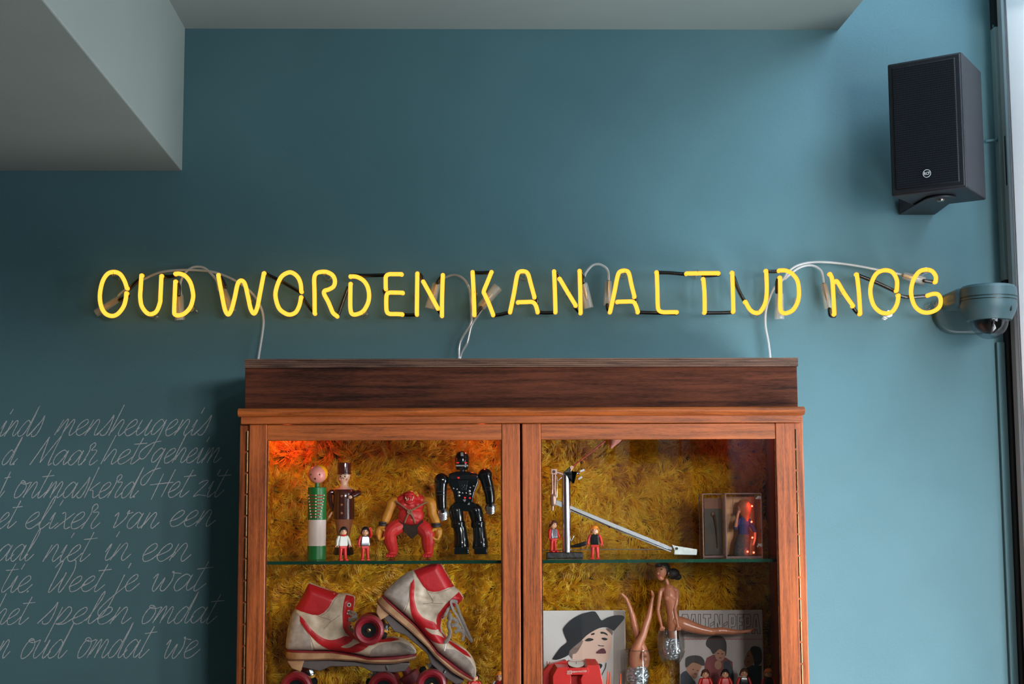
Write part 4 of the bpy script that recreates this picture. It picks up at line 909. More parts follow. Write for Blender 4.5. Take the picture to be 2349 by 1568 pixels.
mb.prism([p(x, y, 19) for x, y in ((1062, 1145), (1070, 1145), (1066, 1151))], (0, 2*u, 0)); mb.prism([p(x, y, 18) for x, y in ((1072, 1157), (1078, 1157), (1077, 1151))], (0, 2*u, 0))
mb.build('silver_button', M_rs, to)
mb = MB(); mb.ell(p(1052, 1095.5, 19), (3*u, 1.5*u, 2*u)); mb.ell(p(1066.5, 1141, 18), (2.2*u, 1.5*u, 2.2*u)); mb.ell(p(1078, 1141.5, 18), (2.4*u, 1.5*u, 2*u)); mb.build('red_light', M_rr, to)
mb = MB(); mb.prism([p(x, y, 14) for x, y in ((1042, 1151), (1087, 1151), (1098, 1165), (1094, 1176), (1072, 1172), (1058, 1172), (1040, 1178), (1036, 1164))], (0, 28*u, 0)); mb.build('hip', M_rb, t, bevel=.0025, bseg=3)
for sg, pts, hand in ((-1, [(1013, 1101), (1011.5, 1115), (1011.5, 1130), (1012, 1146), (1013, 1162)], (1016, 1178)), (1, [(1113, 1090), (1117, 1105), (1121, 1120), (1124, 1135), (1124.5, 1150)], (1125, 1164))):
    mb = MB(); limb(mb, p, [(x, y, 2) for x, y in pts], [14.5, 14, 13.5, 12, 11], 3, 16)
    x0, y0 = pts[0]; mb.ell(p(x0, y0, 2), (17*u, 15*u, 16.5*u)); a = mb.build('arm', M_rb, t)
    mb = MB(); q = pts[2]; 
    for dy in (0, 7): mb.lathe([(13.6*u, -.6*u), (14.6*u, 0), (13.6*u, .6*u)], p(q[0], q[1]+dy-3, 2), 24)
    mb.build('silver_ring', M_rs, a)
    mb = MB(); mb.ell(p(*hand, 4), (13*u, 11*u, 13*u)); 
    for k in range(4): limb(mb, p, [(hand[0]-8, hand[1]+0+k*3.6, 10), (hand[0], hand[1]+3+k*3.6, 13), (hand[0]+8, hand[1]+0+k*3.6, 10)], [2.2, 2.6, 2.2], 3, 8)
    mb.build('fist', M_rs, a)
    MB().obox(p(hand[0], hand[1]-6, 13), (7*u, 4*u, 8*u)).build('hand_port', M_rb, a, bevel=.0004)
for pts, ft in (([(1046, 1170), (1048, 1184), (1051, 1200), (1056, 1218), (1058, 1246)], (1042, 1076)), ([(1090, 1170), (1094, 1184), (1097, 1200), (1100, 1220), (1102, 1246)], (1088, 1118))):
    mb = MB(); limb(mb, p, [(x, y, 0) for x, y in pts], [17, 16.5, 14.5, 15.5, 16.5], 3, 18)
    x_, y_ = pts[2]; mb.lathe([(15*u, -8*u), (17*u, -5*u), (17*u, 5*u), (15*u, 8*u)], p(x_, y_+2), 20)
    lg_ = mb.build('leg', M_rb, t)
    mb = MB(); x_, y_ = pts[4]; mb.lathe([(17*u, -12*u), (18.5*u, -8*u), (17.5*u, 4*u), (16*u, 12*u)], p(x_, y_), 22); mb.build('shin_guard', M_rb, lg_)
    mb = MB(); bx(mb, ft[0], ft[1], 1253, 1270, 24, -16); f = mb.build('foot', M_rb, t, bevel=.003, bseg=3)

# ================================================================ CHROME POST APPARATUS
p = PX(-.27); u = p.u; base = p(1300, 1275); base.z = zs1
t = thing('chrome_post_stand', base, 'chrome post on black base with long silver hinged bar and thin red rod', 'stand')
M_blk = mat('black_cast_metal', (24, 22, 24), rough=.35, var=.3, scale=60, bump=.3, bscale=150)
M_bar = mat('brushed_bar', (168, 172, 176), rough=.28, metal=.8, var=.08, scale=40, stretch=(1, 1, 6)); M_pinkm = mat('pinkish_metal', (176, 138, 122), rough=.35, metal=.5, var=.1)
mb = MB(); mb.box(p(1253, 1263).x, p(1336, 1263).x, p(0, 0, 22).y, p(0, 0, -16).y, zs1, zs1+13*u); mb.build('base', M_blk, t, bevel=.0012)
MB().lathe([(10*u, 13*u), (10*u, zs1*0+p(1300, 1088).z-zs1)], base, 36).build('post', M_chrome, t)
mb = MB(); mb.prism([p(x, y, 10) for x, y in ((1291, 1090), (1314, 1090), (1317, 1082), (1322, 1082), (1316, 1107), (1313, 1107), (1312, 1090), (1311, 1074), (1306, 1071), (1293, 1083))], (0, 20*u, 0)); ck = mb.build('clamp', M_blk, t, bevel=.0008)
MB().lathe([(4.3*u, -2*u), (4.3*u, 2*u)], p(1311, 1072, 12), 20, Matrix.Rotation(PI/2, 3, 'X')).build('pivot_disc', M_pinkm, ck)
mb = MB(); mb.tube([p(1311, 1073, 12), p(1308, 1080, 12)], 2*u, 8); mb.build('pivot_tail', M_pinkm, ck)
MB().tube([p(1314, 1069, 12), p(1387, 1012, 12)], 1.3*u, 8).build('thin_rod', mat('red_silver_rod', (214, 80, 80), rough=.25, metal=.5, var=.5, scale=30), t)
MB().tube([p(1410, 1000, 10), p(1406, 1012, 11), p(1401, 1025, 12)], [19*u, 13*u, 4*u], 20).build('pink_tip', mat('pink_plastic', (206, 130, 112), rough=.4), t)
mb = MB(); mb.lathe([(4*u, -3*u), (3*u, 0), (4*u, 3*u)], p(1326, 1085, 10), 16, Matrix.Rotation(PI/2, 3, 'Y')); mb.obox(p(1335, 1079, 10), (11*u, 2*u, 5*u), Matrix.Rotation(-.35, 3, 'Y')); mb.obox(p(1330, 1096, 10), (5*u, 2*u, 11*u), Matrix.Rotation(.9-.0, 3, 'Y') ); mb.build('wing_nut', M_chrome, t, bevel=.0004)
mb = MB(); mb.obox(p(1270.5, 1081.5, 8), (14*u, 10*u, 13*u)); mb.tube([p(1278, 1083, 8), p(1292, 1088, 6)], [3.4*u, 3.8*u], 10)
ja = mb.build('link_joint', M_pinkm, t, bevel=.0006)
MB().lathe([(3.4*u, 0), (3.4*u, 1.5*u)], p(1270, 1081.5, 13), 16, Matrix.Rotation(PI/2, 3, 'X')).build('joint_screw', M_blk, ja)
MB().tube([p(1266, 1088, 8), p(1267, 1120, 8), p(1264, 1146, 8)], [2.2*u, 2.2*u, 3*u], 8).build('link_rod', M_pinkm, t)
MB().tube([p(1273, 1088, 8), p(1272, 1120, 8), p(1274, 1146, 8)], [2.2*u, 2.4*u, 3*u], 8).build('link_rod', M_pinkm, t)
MB().tube([p(1277, 1090, 4), p(1278, 1120, 4), p(1277, 1140, 4)], .7*u, 6).build('link_wire', M_chrome, t)
MB().tube([p(1277, 1104, 4), p(1290, 1092, 4)], 1.2*u, 6).build('brace_wire', M_chrome, t)
mb = MB(); mb.tube([p(1269, 1140, 8), p(1269, 1154, 8)], [8*u, 7*u], 14); mb.tube([p(1268, 1154, 8), p(1267, 1169, 8)], [3.4*u, 3*u], 10); mb.build('knuckle', M_pinkm, t)
A = p(1272, 1150, -2); B = p(1541, 1261, -2); d = (B-A); L = d.length; ang = math.atan2(-d.z, d.x)
mb = MB(); Rb = Matrix.Rotation(ang, 3, 'Y'); mb.obox((A+B)/2, (L, 5*u, 12*u), Rb); hb = mb.build('hinged_bar', M_bar, t, bevel=.0006)
MB().tube([p(1300, 1164, 2), p(1400, 1207, 2), p(1540, 1262, 2)], 1.4*u, 6).build('bar_wire', M_chrome, hb)
MB().ell(p(1398, 1208, 3), 2.4*u).build('bar_pin', M_blk, hb)
MB().tube([p(1245, 1262, -6), p(1400, 1259.5, -6), p(1540, 1260, -6)], 1.1*u, 6).build('long_wire', M_chrome, t)
mb = MB(); mb.prism([p(x, y, 10) for x, y in ((1540, 1248), (1549, 1251), (1598, 1259), (1597, 1272), (1545, 1271), (1546, 1262))], (0, 20*u, 0)); we = mb.build('white_end_block', mat('chipped_white_paint', (226, 226, 222), rough=.45, var=.15, scale=120), t, bevel=.001)
MB().lathe([(3*u, 0), (3*u, 1.5*u)], p(1551, 1257, 11), 16, Matrix.Rotation(PI/2, 3, 'X')).build('end_screw', M_blk, we)
MB().tube([p(1313, 1253, -8), p(1330, 1250, -8), p(1343, 1246, -8)], [3*u, 5*u, 5*u], 10).build('pedal_roller', M_blk, t)
MB().tube([p(1310, 1240, 2), p(1316, 1229, 2)], 1.5*u, 8).build('small_lever', M_chrome, t)
toy_figure((p(1269, 1263).x, p(0, 0, 8).y, zs1+13*u+.0002), 'brown-haired toy figure in silver vest standing on the black metal base', M_silv, M_tred, M_hairbr, .7, hand=M_tred, Hs=.97)

# ================================================================ CLEAR DISPLAY CASES
Yc = -.30; p = PX(Yc); u = p.u
M_ac = glass('acrylic', (.97, .96, .96), refl=.02, rough=.02); M_ace = mat('acrylic_edge', (170, 140, 136), rough=.2, var=.1, coat=.5)
def case(x0_, x1_, ytop, Yf, depth, lab):
    q = PX(Yf); a = q(x0_, 1272); b = q(x1_, 1272); H_ = q(x0_, ytop).z - zs1
    t = thing('clear_display_case', ((a.x+b.x)/2, Yf, zs1), lab, 'display case', 'clear plastic cases on the upper shelf')
    w_ = .0013; z0 = zs1; z1 = zs1+H_; x0, x1 = a.x, b.x; y0, y1 = Yf, Yf+depth
    mb = MB(); mb.box(x0, x1, y0, y0+w_, z0, z1); mb.box(x0, x0+w_, y0+w_, y1, z0, z1); mb.box(x1-w_, x1, y0+w_, y1, z0, z1); mb.box(x0, x1, y0+w_, y1, z1-w_, z1)
    mb.build('clear_wall', M_ac, t, smooth=False)
    mb = MB(); c = [(x0, y0), (x1, y0), (x1, y1), (x0, y1)]
    for i in range(4):
        (ax_, ay_), (bx_, by_) = c[i], c[(i+1) % 4]
        mb.tube([(ax_, ay_, z0+.001), (ax_, ay_, z1)], .0013, 6, caps='flat')
        for z_ in (z0+.0012, z1-.0006): mb.tube([(ax_, ay_, z_), (bx_, by_, z_)], .0012, 6, caps='flat')
    mb.build('case_edge', M_ace, t)
    return t, x0, x1, y0, y1, z0, z1
lt, x0, x1, y0, y1, z0, z1 = case(1614, 1664, 1132, -.262, .05, 'clear plastic case holding a dark olive picture card, left of its pair')
ol = MB().box(x0+.005, x1-.004, y0+.012, y0+.013, z0+.004, z1-.010).build('picture_card', mat('dark_olive_card', (74, 58, 24), rough=.5, var=.45, scale=22, dark=(34, 30, 14)), lt, smooth=False)
MB().box(x0+.005, x1-.004, y0+.0112, y0+.0119, z1-.034, z1-.010).build('card_sky_band', mat('brown_band', (132, 76, 38), var=.2), ol, smooth=False)
mb = MB(); mb.tube([((x0*.45+x1*.55), y0+.0105, z1-.050), ((x0*.45+x1*.55)+.004, y0+.0105, z1-.075), ((x0*.4+x1*.6)+.004, y0+.0105, z1-.122)], [.003, .0022, .0012], 8); mb.ell(((x0*.5+x1*.5), y0+.0105, z1-.046), (.005, .001, .006)); mb.build('printed_figure', mat('umber_print', (92, 54, 26), var=.3), ol)
t, x0, x1, y0, y1, z0, z1 = case(1667, 1749, 1131, -.30, .075, 'clear plastic case lit by red lights around a long-haired figurine, right of its pair')
pl_ = MB().box(x0+.003, x1-.003, y1-.006, y1-.004, z0+.003, z1-.008).build('back_card', mat('tan_card', (206, 140, 88), rough=.6, var=.2, scale=30), t, smooth=False)
cwid = (x1-x0-.008)/3
for r_ in range(5):
    for c_ in range(3):
        MB().box(x0+.0045+c_*cwid, x0+.0040+(c_+1)*cwid-.0006, y1-.0072, y1-.006, z0+.004+r_*.0262, z0+.0034+(r_+1)*.0262).build('card_tile', mat('card_tiles', (232, 172, 116), rough=.5, var=.25, scale=25), pl_, smooth=False)
# figurine seen from behind, standing in the case
pf = PX(Yc+.034); uf = pf.u
fb = pf(1706, 1262); fb.z = zs1+.003
f = thing('figurine', fb, 'small long-haired woman figurine in blue top standing inside the clear case', 'figurine')
M_blu = mat('blue_knit', (66, 72, 132), rough=.7, var=.15, scale=80, bump=.4, bscale=400); M_gry = mat('grey_skirt', (92, 84, 84), rough=.8, var=.35, scale=200)
mb = MB(); limb(mb, pf, [(1707, 1190, 0), (1706, 1202, 0), (1706, 1216, 0), (1706, 1230, 0)], [11, 14, 12, 13]); limb(mb, pf, [(1697, 1193, 0), (1706, 1189, 0), (1716, 1193, 0)], [5, 6, 5]); mb.build('torso', M_blu, f, remesh=.0009, smoothit=2)
mb = MB(); limb(mb, pf, [(1706, 1229, 0), (1703, 1243, 0), (1701, 1266, 0)], [13.5, 17, 19]); mb.build('skirt', M_gry, f, flat=None) if False else mb.build('skirt', M_gry, f)
mb = MB(); limb(mb, pf, [(1696, 1193, 2), (1689, 1203, 6), (1686, 1210, 10)], [5, 5, 4.5]); ar = mb.build('sleeve', M_blu, f)
mb = MB(); limb(mb, pf, [(1686, 1208, 10), (1688, 1190, 14), (1691, 1176, 14)], [3.8, 3, 2.6]); mb.ell(pf(1692, 1173, 14), 3.4*uf); mb.build('forearm', M_skin, ar)
mb = MB(); limb(mb, pf, [(1717, 1193, 2), (1725, 1206, 0), (1732, 1218, 0)], [5, 5, 4.5]); ar = mb.build('sleeve', M_blu, f)
mb = MB(); limb(mb, pf, [(1732, 1219, 0), (1731, 1236, 4), (1727, 1248, 6)], [3.6, 2.8, 2.6]); mb.build('forearm', M_skin, ar)
mb = MB(); mb.ell(pf(1703, 1166, 0), (11*uf, 11*uf, 14*uf)); mb.tube([pf(1705, 1176, 0), pf(1706, 1190, 0)], 4.5*uf, 10); mb.ell(pf(1694, 1173, 2), (3*uf, 4*uf, 4*uf)); hd = mb.build('head', M_skin, f, remesh=.0008, smoothit=2)
mb = MB()
for i in range(26):
    a = -1.9+3.8*i/25; x = 1709+math.sin(a)*13; dd_ = math.cos(a)*13
    limb(mb, pf, [(1707, 1147, 1), (1707+math.sin(a)*9, 1150, dd_*.8), (x, 1164, dd_), (x*.6+1711*.4, 1184, dd_*.8), (x*.5+1711*.5, 1192+random.uniform(-3, 3), dd_*.8)], [2.2, 2.6, 2.8, 2.4, 1.2], 4, 7)
mb.build('hair', mat('auburn_hair', (196, 112, 72), rough=.45, var=.25, scale=100), f)
for k, (x, y, e_) in enumerate(((1722, 1160, .022), (1721, 1196, .012), (1723, 1232, .012), (1726, 1266, .008), (1712, 1264, .005))):
    c = pf(x, y, 16); M_ = M_red
    b_ = MB().ell(c, 2.2*uf, n=12, k=8).build('led_bulb', M_, t)
    l = bpy.data.lights.new('led_glow', 'POINT'); l.energy = e_; l.color = (1, .12, .06); l.shadow_soft_size = .003
    lo = bpy.data.objects.new('led_glow', l); COL.objects.link(lo); lo.parent = t; lo.location = c + Vector((0, -.004, 0)) - t.location
for q in ((1740, 1140), (1742, 1250)):
    mb = MB()
    for k in range(7): a = p(q[0]+random.uniform(-5, 4), q[1]+random.uniform(-3, 3), 1); mb.ell(a, (random.uniform(2, 4)*u, .8*u, random.uniform(1.5, 2.5)*u), n=8, k=6)
    mb.build('tape_blob', glass('tape', (.9, .85, .85), refl=.2, rough=.3, milky=.3), t)
# ================================================================ ROLLER SKATES
YS = -.205; p = PX(YS); u = p.u
HEEL = p(657, 1487)
M_suede = mat('grey_suede', (178, 162, 152), rough=.95, var=.22, scale=70, bump=.5, bscale=700)
M_lea = mat('worn_cream_leather', (228, 210, 188), rough=.6, var=.2, scale=26, bump=.35, bscale=120, dark=(176, 154, 130))
M_rlea = mat('red_leather', (196, 22, 32), rough=.42, var=.08, scale=30, bump=.15, bscale=300)
M_fox = mat('dark_red_rubber', (138, 24, 34), rough=.5, var=.15); M_mid = mat('tan_midsole', (190, 148, 108), rough=.6, var=.22, scale=30, dark=(150, 104, 70))
M_plate = mat('grey_plate', (122, 112, 112), rough=.4, metal=.5, var=.12, scale=40); M_whl = mat('wheel_red', (128, 14, 28), rough=.38, var=.12, scale=20, coat=.2)
M_hub = mat('wheel_hub_black', (9, 8, 8), rough=.7, spec=.2); M_nut = mat('steel_nut', (170, 172, 176), rough=.25, metal=.95); M_cush = mat('yellow_cushion', (186, 132, 34), rough=.5)
M_lace = mat('grey_lace', (142, 130, 122), rough=.9, var=.2, scale=200, bump=.6, bscale=1200); M_eye = mat('white_eyelet', (222, 214, 204), rough=.35)
def z5(l): return [(600+a/5.443, 1280+b/5.443) for a, b in l]
BOOT = catmull([(710,1336),(716,1337),(745,1348),(778,1360),(794,1360),(811,1365),(815,1370),(814,1380),(811,1398),(806,1416),(804,1436),(812,1450),(828,1462),(850,1466),(872,1461),(895,1458),(914,1460),(930,1466),(945,1477),(954,1489),(955,1496),(948,1500),(905,1503),(850,1506),(820,1500),(765,1491),(718,1490),(665,1489),(658,1486),(656,1478),(660,1446),(668,1412),(677,1394),(691,1372),(704,1345)], 3, closed=True)
BP = np.array(BOOT)
def dist_in(pt, poly):
    a = poly; b = np.roll(poly, -1, 0); ab = b-a; t = np.clip(((pt-a)*ab).sum(1)/((ab**2).sum(1)+1e-12), 0, 1)
    return np.sqrt((((a+ab*t[:, None])-pt)**2).sum(1)).min()
def inside(pt, poly):
    x, y = pt; c = False; n = len(poly); j = n-1
    for i in range(n):
        if (poly[i][1] > y) != (poly[j][1] > y) and x < (poly[j][0]-poly[i][0])*(y-poly[i][1])/(poly[j][1]-poly[i][1])+poly[i][0]: c = not c
        j = i
    return c
def hgt_boot(x, y):
    d = dist_in(np.array((x, y)), BP); D = 20.0
    if not inside((x, y), BOOT): d = 0
    w = 36 if x > 700 else 30 + (x-655)*.13
    k = min(1, d/D); h = w*math.sqrt(max(0, 1-(1-k)**2))
    # creases round the ankle
    cx_ = math.exp(-(((x-745)/34)**2+((y-1432)/26)**2)); h += cx_*(1.5*math.sin(x*.19+2.2*math.sin(y*.11)+y*.16)+1.0*math.sin(x*.10-y*.20+1.8*math.sin(x*.07)))
    return h
def patch(mb, poly, off, step=3.2, side=1, rim=2.2):
    poly = [tuple(q) for q in poly]; n = len(poly)
    # resample boundary
    bd = []
    for i in range(n):
        a = np.array(poly[i]); b = np.array(poly[(i+1) % n]); k = max(1, int(np.linalg.norm(b-a)/step))
        for j in range(k): bd.append(tuple(a+(b-a)*j/k))
    xs = [q[0] for q in bd]; ys = [q[1] for q in bd]; pts = [Vector(q) for q in bd]; nb = len(bd); PB = np.array(bd)
    x = min(xs)
    while x < max(xs):
        y = min(ys)
        while y < max(ys):
            if inside((x, y), bd) and dist_in(np.array((x, y)), PB) > step*.5: pts.append(Vector((x, y)))
            y += step
        x += step
    res = delaunay_2d_cdt(pts, [(i, (i+1) % nb) for i in range(nb)], [list(range(nb))], 1, 1e-5)
    vv, fe = res[0], res[2]
    bset = {(round(q[0], 3), round(q[1], 3)) for q in bd}
    vs = []
    for q in vv:
        onb = (round(q.x, 3), round(q.y, 3)) in bset
        h = hgt_boot(q.x, q.y) + off + 4.6*math.exp(-dist_in(np.array((q.x, q.y)), BP)/2.5)*(off > 0) - (.7 if onb else 0)
        vs.append(p(q.x, q.y, side*h))
    fs = [tuple(f) if side < 0 else tuple(reversed(f)) for f in fe]
    # make sure fronts face the room
    b0 = len(mb.v); mb.add(vs, fs)
    vs2 = []; 
    for q in bd: h = hgt_boot(*q) + 4.6*math.exp(-dist_in(np.array(q), BP)/2.5)*(off > 0); vs2 += [p(q[0], q[1], side*(h+off-.7)), p(q[0], q[1], side*max(h-rim, -.5))]
    mb.add(vs2, [(2*i, 2*((i+1) % nb), 2*((i+1) % nb)+1, 2*i+1) for i in range(nb)])
def both(poly, off, **k):
    mb = MB(); patch(mb, poly, off, side=1, **k); patch(mb, poly, off, side=-1, **k); return mb
sk = thing('roller_skate', HEEL, 'worn cream and red roller skate standing level, left one of the pair', 'roller skate', 'pair of roller skates')
mb = both(BOOT, 0, step=3.4, rim=0)
boot = mb.build('boot', M_lea, sk, angle=60)
for nm, poly, off, m in (
  ('heel_counter', z5([(415,635),(505,690),(503,800),(560,880),(610,945),(640,1010),(650,1140),(335,1134),(312,1095),(330,900),(372,720)]), 1.0, M_suede),
  ('collar', z5([(602,308),(970,437),(920,492),(860,600),(800,660),(738,692),(660,687),(560,657),(428,615),(500,500)]), 1.3, M_rlea),
  ('side_stripe', z5(catmull([(500,695),(560,750),(640,860),(720,930),(800,980),(900,1000),(1000,975),(1070,950),(1160,985),(1105,1040),(1010,1082),(1060,1098),(1130,1090),(1200,1050),(1300,1030),(1360,1055),(1290,1120),(1160,1165),(1000,1160),(850,1120),(700,1010),(590,890),(505,770)], 2)), 1.4, M_rlea),
  ('toe_cap', [(848,1503),(855,1486),(872,1474),(895,1468),(920,1469),(940,1477),(952,1489),(953,1497),(947,1499),(905,1501.5)], 1.1, M_suede),
  ('lace_strip', z5([(1065,447),(1155,470),(1168,505),(1148,640),(1120,740),(1108,860),(1160,950),(1220,1010),(1130,975),(1065,910),(1035,840),(1030,680),(1045,540)]), 1.5, M_rlea),
  ('vamp_strip', [(822,1463),(850,1467),(872,1463),(900,1459.5),(918,1463),(900,1467),(868,1470),(845,1471)], 1.3, M_rlea)):
    both(poly, off, step=3.6).build(nm, m, sk, angle=60)
# stitch lines
st = MB()
def stitch(l):
    cv = catmull(l, 5); pts = []
    for x, y in cv: pts.append(p(x, y, hgt_boot(x, y)+.5))
    st.tube(pts, .35*u, 5)
stitch(z5([(500,500),(560,600),(730,700),(850,740),(880,770),(800,860)])); stitch(z5([(880,780),(1000,690)])); stitch(z5([(515,800),(600,910),(650,1010),(680,1120)]))
stitch(z5([(960,460),(910,545),(850,640),(760,700)]))
st.build('stitching', mat('dark_stitch', (96, 76, 66), rough=.8), boot)
# eyelets and lace stubs
for i, (x, y) in enumerate(((804, 1384), (802.5, 1401), (802.5, 1418.5), (804, 1436))):
    h = hgt_boot(x, y)+3.6; mb = MB(); mb.ring(p(x, y, h), 3.6*u, 1.4*u, n=18, k=7); e_ = mb.build('eyelet', M_eye, sk)
    MB().lathe([(2.6*u, 0), (2.6*u, .4*u)], p(x, y, h-.3), 14, Matrix.Rotation(PI/2, 3, 'X')).build('eyelet_hole', M_dark, e_)
# sole layers
def band(top, bot, w, m, nm, par=None, cham=0):
    """closed strip between two px polylines, half-width w"""
    poly = [p(x, y, w) for x, y in top] + [p(x, y, w) for x, y in reversed(bot)]
    return MB().prism(poly, (0, 2*w*u, 0)).build(nm, m, par or sk, bevel=.0018, bseg=3)
def outsole(top, bot, nm, m, extra=0):
    # follows a shoe shaped plan: half width varies along x
    vs = []; fs = []; n = len(top)
    for (xt, yt), (xb, yb) in zip(top, bot):
        k = (xt-656)/(956-656); w = (26*math.sin(min(1, max(0.0, k/.10))*PI/2)**.6 if k < .1 else 26 + 10*max(0, min(1, (k-.3)/.35)) - 0)
        if k > .86: w = 36*math.sqrt(max(.02, 1-((k-.86)/.145)**2))
        w += extra
        vs += [p(xt, yt, w), p(xt, yt, -w), p(xb, yb, -w), p(xb, yb, w)]
    for i in range(n-1):
        for j in range(4): fs.append((4*i+j, 4*i+(j+1) % 4, 4*i+4+(j+1) % 4, 4*i+4+j))
    fs += [(0, 3, 2, 1), (4*n-4, 4*n-3, 4*n-2, 4*n-1)]
    return MB().add(vs, fs).build(nm, m, sk, bevel=.001)
X = list(np.linspace(656.5, 955.5, 34))
def ycurve(pts): return lambda x: float(np.interp(x, [a for a, _ in pts], [b for _, b in pts]))
y1 = ycurve([(656,1488),(720,1490),(765,1491),(820,1500),(848,1506),(905,1502),(956,1497)])
y2 = ycurve([(656,1493),(720,1494),(765,1494),(820,1502),(848,1509),(905,1508),(956,1502)])
y3 = ycurve([(656,1509),(720,1508),(765,1507),(820,1509),(848,1513),(905,1514),(956,1506)])
y4 = ycurve([(656,1513),(720,1511),(765,1510),(820,1512),(848,1517),(905,1518),(956,1509)])
outsole([(x, y1(x)) for x in X], [(x, y2(x)) for x in X], 'red_welt', M_fox, 1)
outsole([(x, y2(x)) for x in X], [(x, y3(x)) for x in X], 'midsole', M_mid, 0)
outsole([(x, y3(x)) for x in X], [(x, y4(x)) for x in X], 'outsole', mat('brown_sole', (120, 78, 54), rough=.6, var=.15), .5)
band([(661, 1513), (700, 1512)], [(672, 1530), (692, 1537)], 22, M_mid, 'heel_block')
band([(690,1513),(760,1512),(848,1517),(940,1518)], [(694,1528),(735,1537),(760,1526),(830,1526),(852,1538),(905,1540),(930,1537),(940,1524)], 15, M_plate, 'plate')
WHEELS = [(685, 1571), (883, 1572)]
for wx, wy in WHEELS:
    # truck: kingpin with nut and cushions leaning towards the middle, axle
    sg = 1 if wx < 780 else -1
    mb = MB(); a = p(wx+sg*26, wy-34); b = p(wx+sg*34, wy-8)
    d = (b-a).normalized()
    mb.tube([a-d*2*u, a+d*7*u], 8*u, 6, caps='flat'); kp = mb.build('kingpin_nut', M_nut, sk)
    MB().tube([a+d*8*u, a+d*11*u], 10*u, 20, caps='flat').build('washer', M_nut, kp)
    MB().tube([a+d*11*u, a+d*17*u], 8.5*u, 20, caps='flat').build('cushion', M_cush, kp)
    mb = MB(); mb.tube([p(wx+sg*2, wy-30), p(wx+sg*14, wy-22), p(wx+sg*34, wy-8)], [6*u, 9*u, 10*u], 12); mb.tube([p(wx, wy, 32), p(wx, wy, -32)], 5*u, 12); mb.build('truck', M_hub, sk)
    MB().tube([p(wx-sg*4, wy-48, 14), p(wx-sg*8, wy-38, 14)], 4*u, 6, caps='flat').build('mount_bolt', M_nut, sk)
    for side in (1, -1):
        c = p(wx, wy, 0); Ry = Matrix.Rotation(PI/2*side, 3, 'X')
        pr = [(13*u, 22*u), (30*u, 20*u), (34.5*u, 24*u), (35.5*u, 30*u), (35.5*u, 44*u), (34*u, 50*u), (29*u, 53*u), (24*u, 52*u), (21*u, 48*u), (17*u, 44*u), (13*u, 44*u)]
        w_ = MB().lathe([(r_, z_) for r_, z_ in pr], c, 44, Ry).build('wheel', M_whl, sk)
        MB().lathe([(17.6*u, 43.8*u), (16.5*u, 45.6*u), (12*u, 44.6*u), (3*u, 44.6*u)], c, 32, Ry).build('hub', M_hub, w_)
        MB().lathe([(5.4*u, 44*u), (5.2*u, 48.5*u), (3.6*u, 49.5*u), (1*u, 49.5*u)], c, 12, Ry).build('axle_nut', mat('brass_nut', (150, 122, 92), rough=.3, metal=.9), w_)
mb = MB(); mb.tube([p(928, 1530), p(938, 1547)], [9*u, 12*u], 16); mb.tube([p(936, 1544), p(950, 1566)], [23*u, 21*u], 28, caps='flat'); mb.build('toe_stop', mat('toe_stop_red', (118, 20, 30), rough=.6, var=.1), sk, bevel=.003)
# small lace loops near the eyelets (skate one)
for q in ([(803,1401,30),(812,1400,38),(820,1405,36),(814,1410,34),(804,1404,33)], [(803,1418,32),(813,1413,38),(822,1411,34),(816,1420,34),(805,1420,33)], [(804,1436,32),(812,1442,38),(818,1448,34)]):
    pts = p.path(q, 5); MB().tube(pts, 3.0*u, 8, flat=.45).build('lace', M_lace, sk)
# second skate: copy of every part, then its own hanging lace
def copy_tree(o, parent=None):
    c = o.copy(); COL.objects.link(c); c.parent = parent
    for ch in [x for x in bpy.data.objects if x.parent == o and x.name not in made]: made.add(ch.name); k = copy_tree(ch, c); made.add(k.name)
    return c
made = set()
def copy_thing(o, skip=()):
    kids = {}
    for x in list(bpy.data.objects):
        if x.parent: kids.setdefault(x.parent.name, []).append(x)
    def rec(s, par):
        c = s.copy(); COL.objects.link(c); c.parent = par
        for ch in kids.get(s.name, []):
            if not ch.name.startswith(tuple(skip) or ('\0',)): rec(ch, c)
        return c
    return rec(o, None)
s2 = copy_thing(sk, ('lace.', 'lace', ) if False else ('\0',))
Y2 = -.31; p2 = PX(Y2)
s2.location = p2(879, 1362); s2.rotation_euler = (0, math.radians(40), 0); sc2 = p2.u/u*.95
s2.scale = (sc2,)*3
s2['label'] = 'worn cream and red roller skate propped toe-down with long grey lace hanging'
for x in list(bpy.data.objects):
    if x.parent == s2 and x.name.startswith('lace') and not x.name.startswith('lace_strip'): bpy.data.objects.remove(x)
bpy.context.view_layer.update()
Mi = Matrix.LocRotScale(s2.location, s2.rotation_euler, s2.scale).inverted()
def lace(pts, r, fl=.4, nm='lace'):
    return MB().tube(p2.path(pts, 5), r*p2.u, 8, flat=fl).build(nm, M_lace, s2, xf=Mi)
lace([(1047,1376,38),(1036,1376,48),(1040,1392,50),(1052,1412,46),(1062,1432,40),(1070,1450,34),(1078,1462,30)], 4.2)
lace([(1040,1390,42),(1030,1392,50),(1026,1400,50),(1022,1408,48)], 3.4)
lace([(1032,1402,46),(1034,1412,52),(1030,1428,54),(1034,1444,54),(1029,1460,54),(1024,1466,54)], 4.4)
lace([(1030,1412,48),(1044,1416,50),(1050,1424,46),(1040,1430,48)], 4.2)
lace([(1038,1428,48),(1050,1430,48),(1056,1438,44),(1046,1444,46)], 4.2)
lace([(1050,1440,46),(1060,1442,44),(1064,1452,38),(1062,1462,40)], 4.0)
lace([(1048,1384,42),(1056,1406,44),(1064,1424,42),(1074,1448,36),(1082,1466,32)], 3.6)
MB().tube([p2(1025, 1465, 54), p2(1021, 1485, 54)], 1.6*p2.u, 8).build('lace_tip', M_eye, s2, xf=Mi)

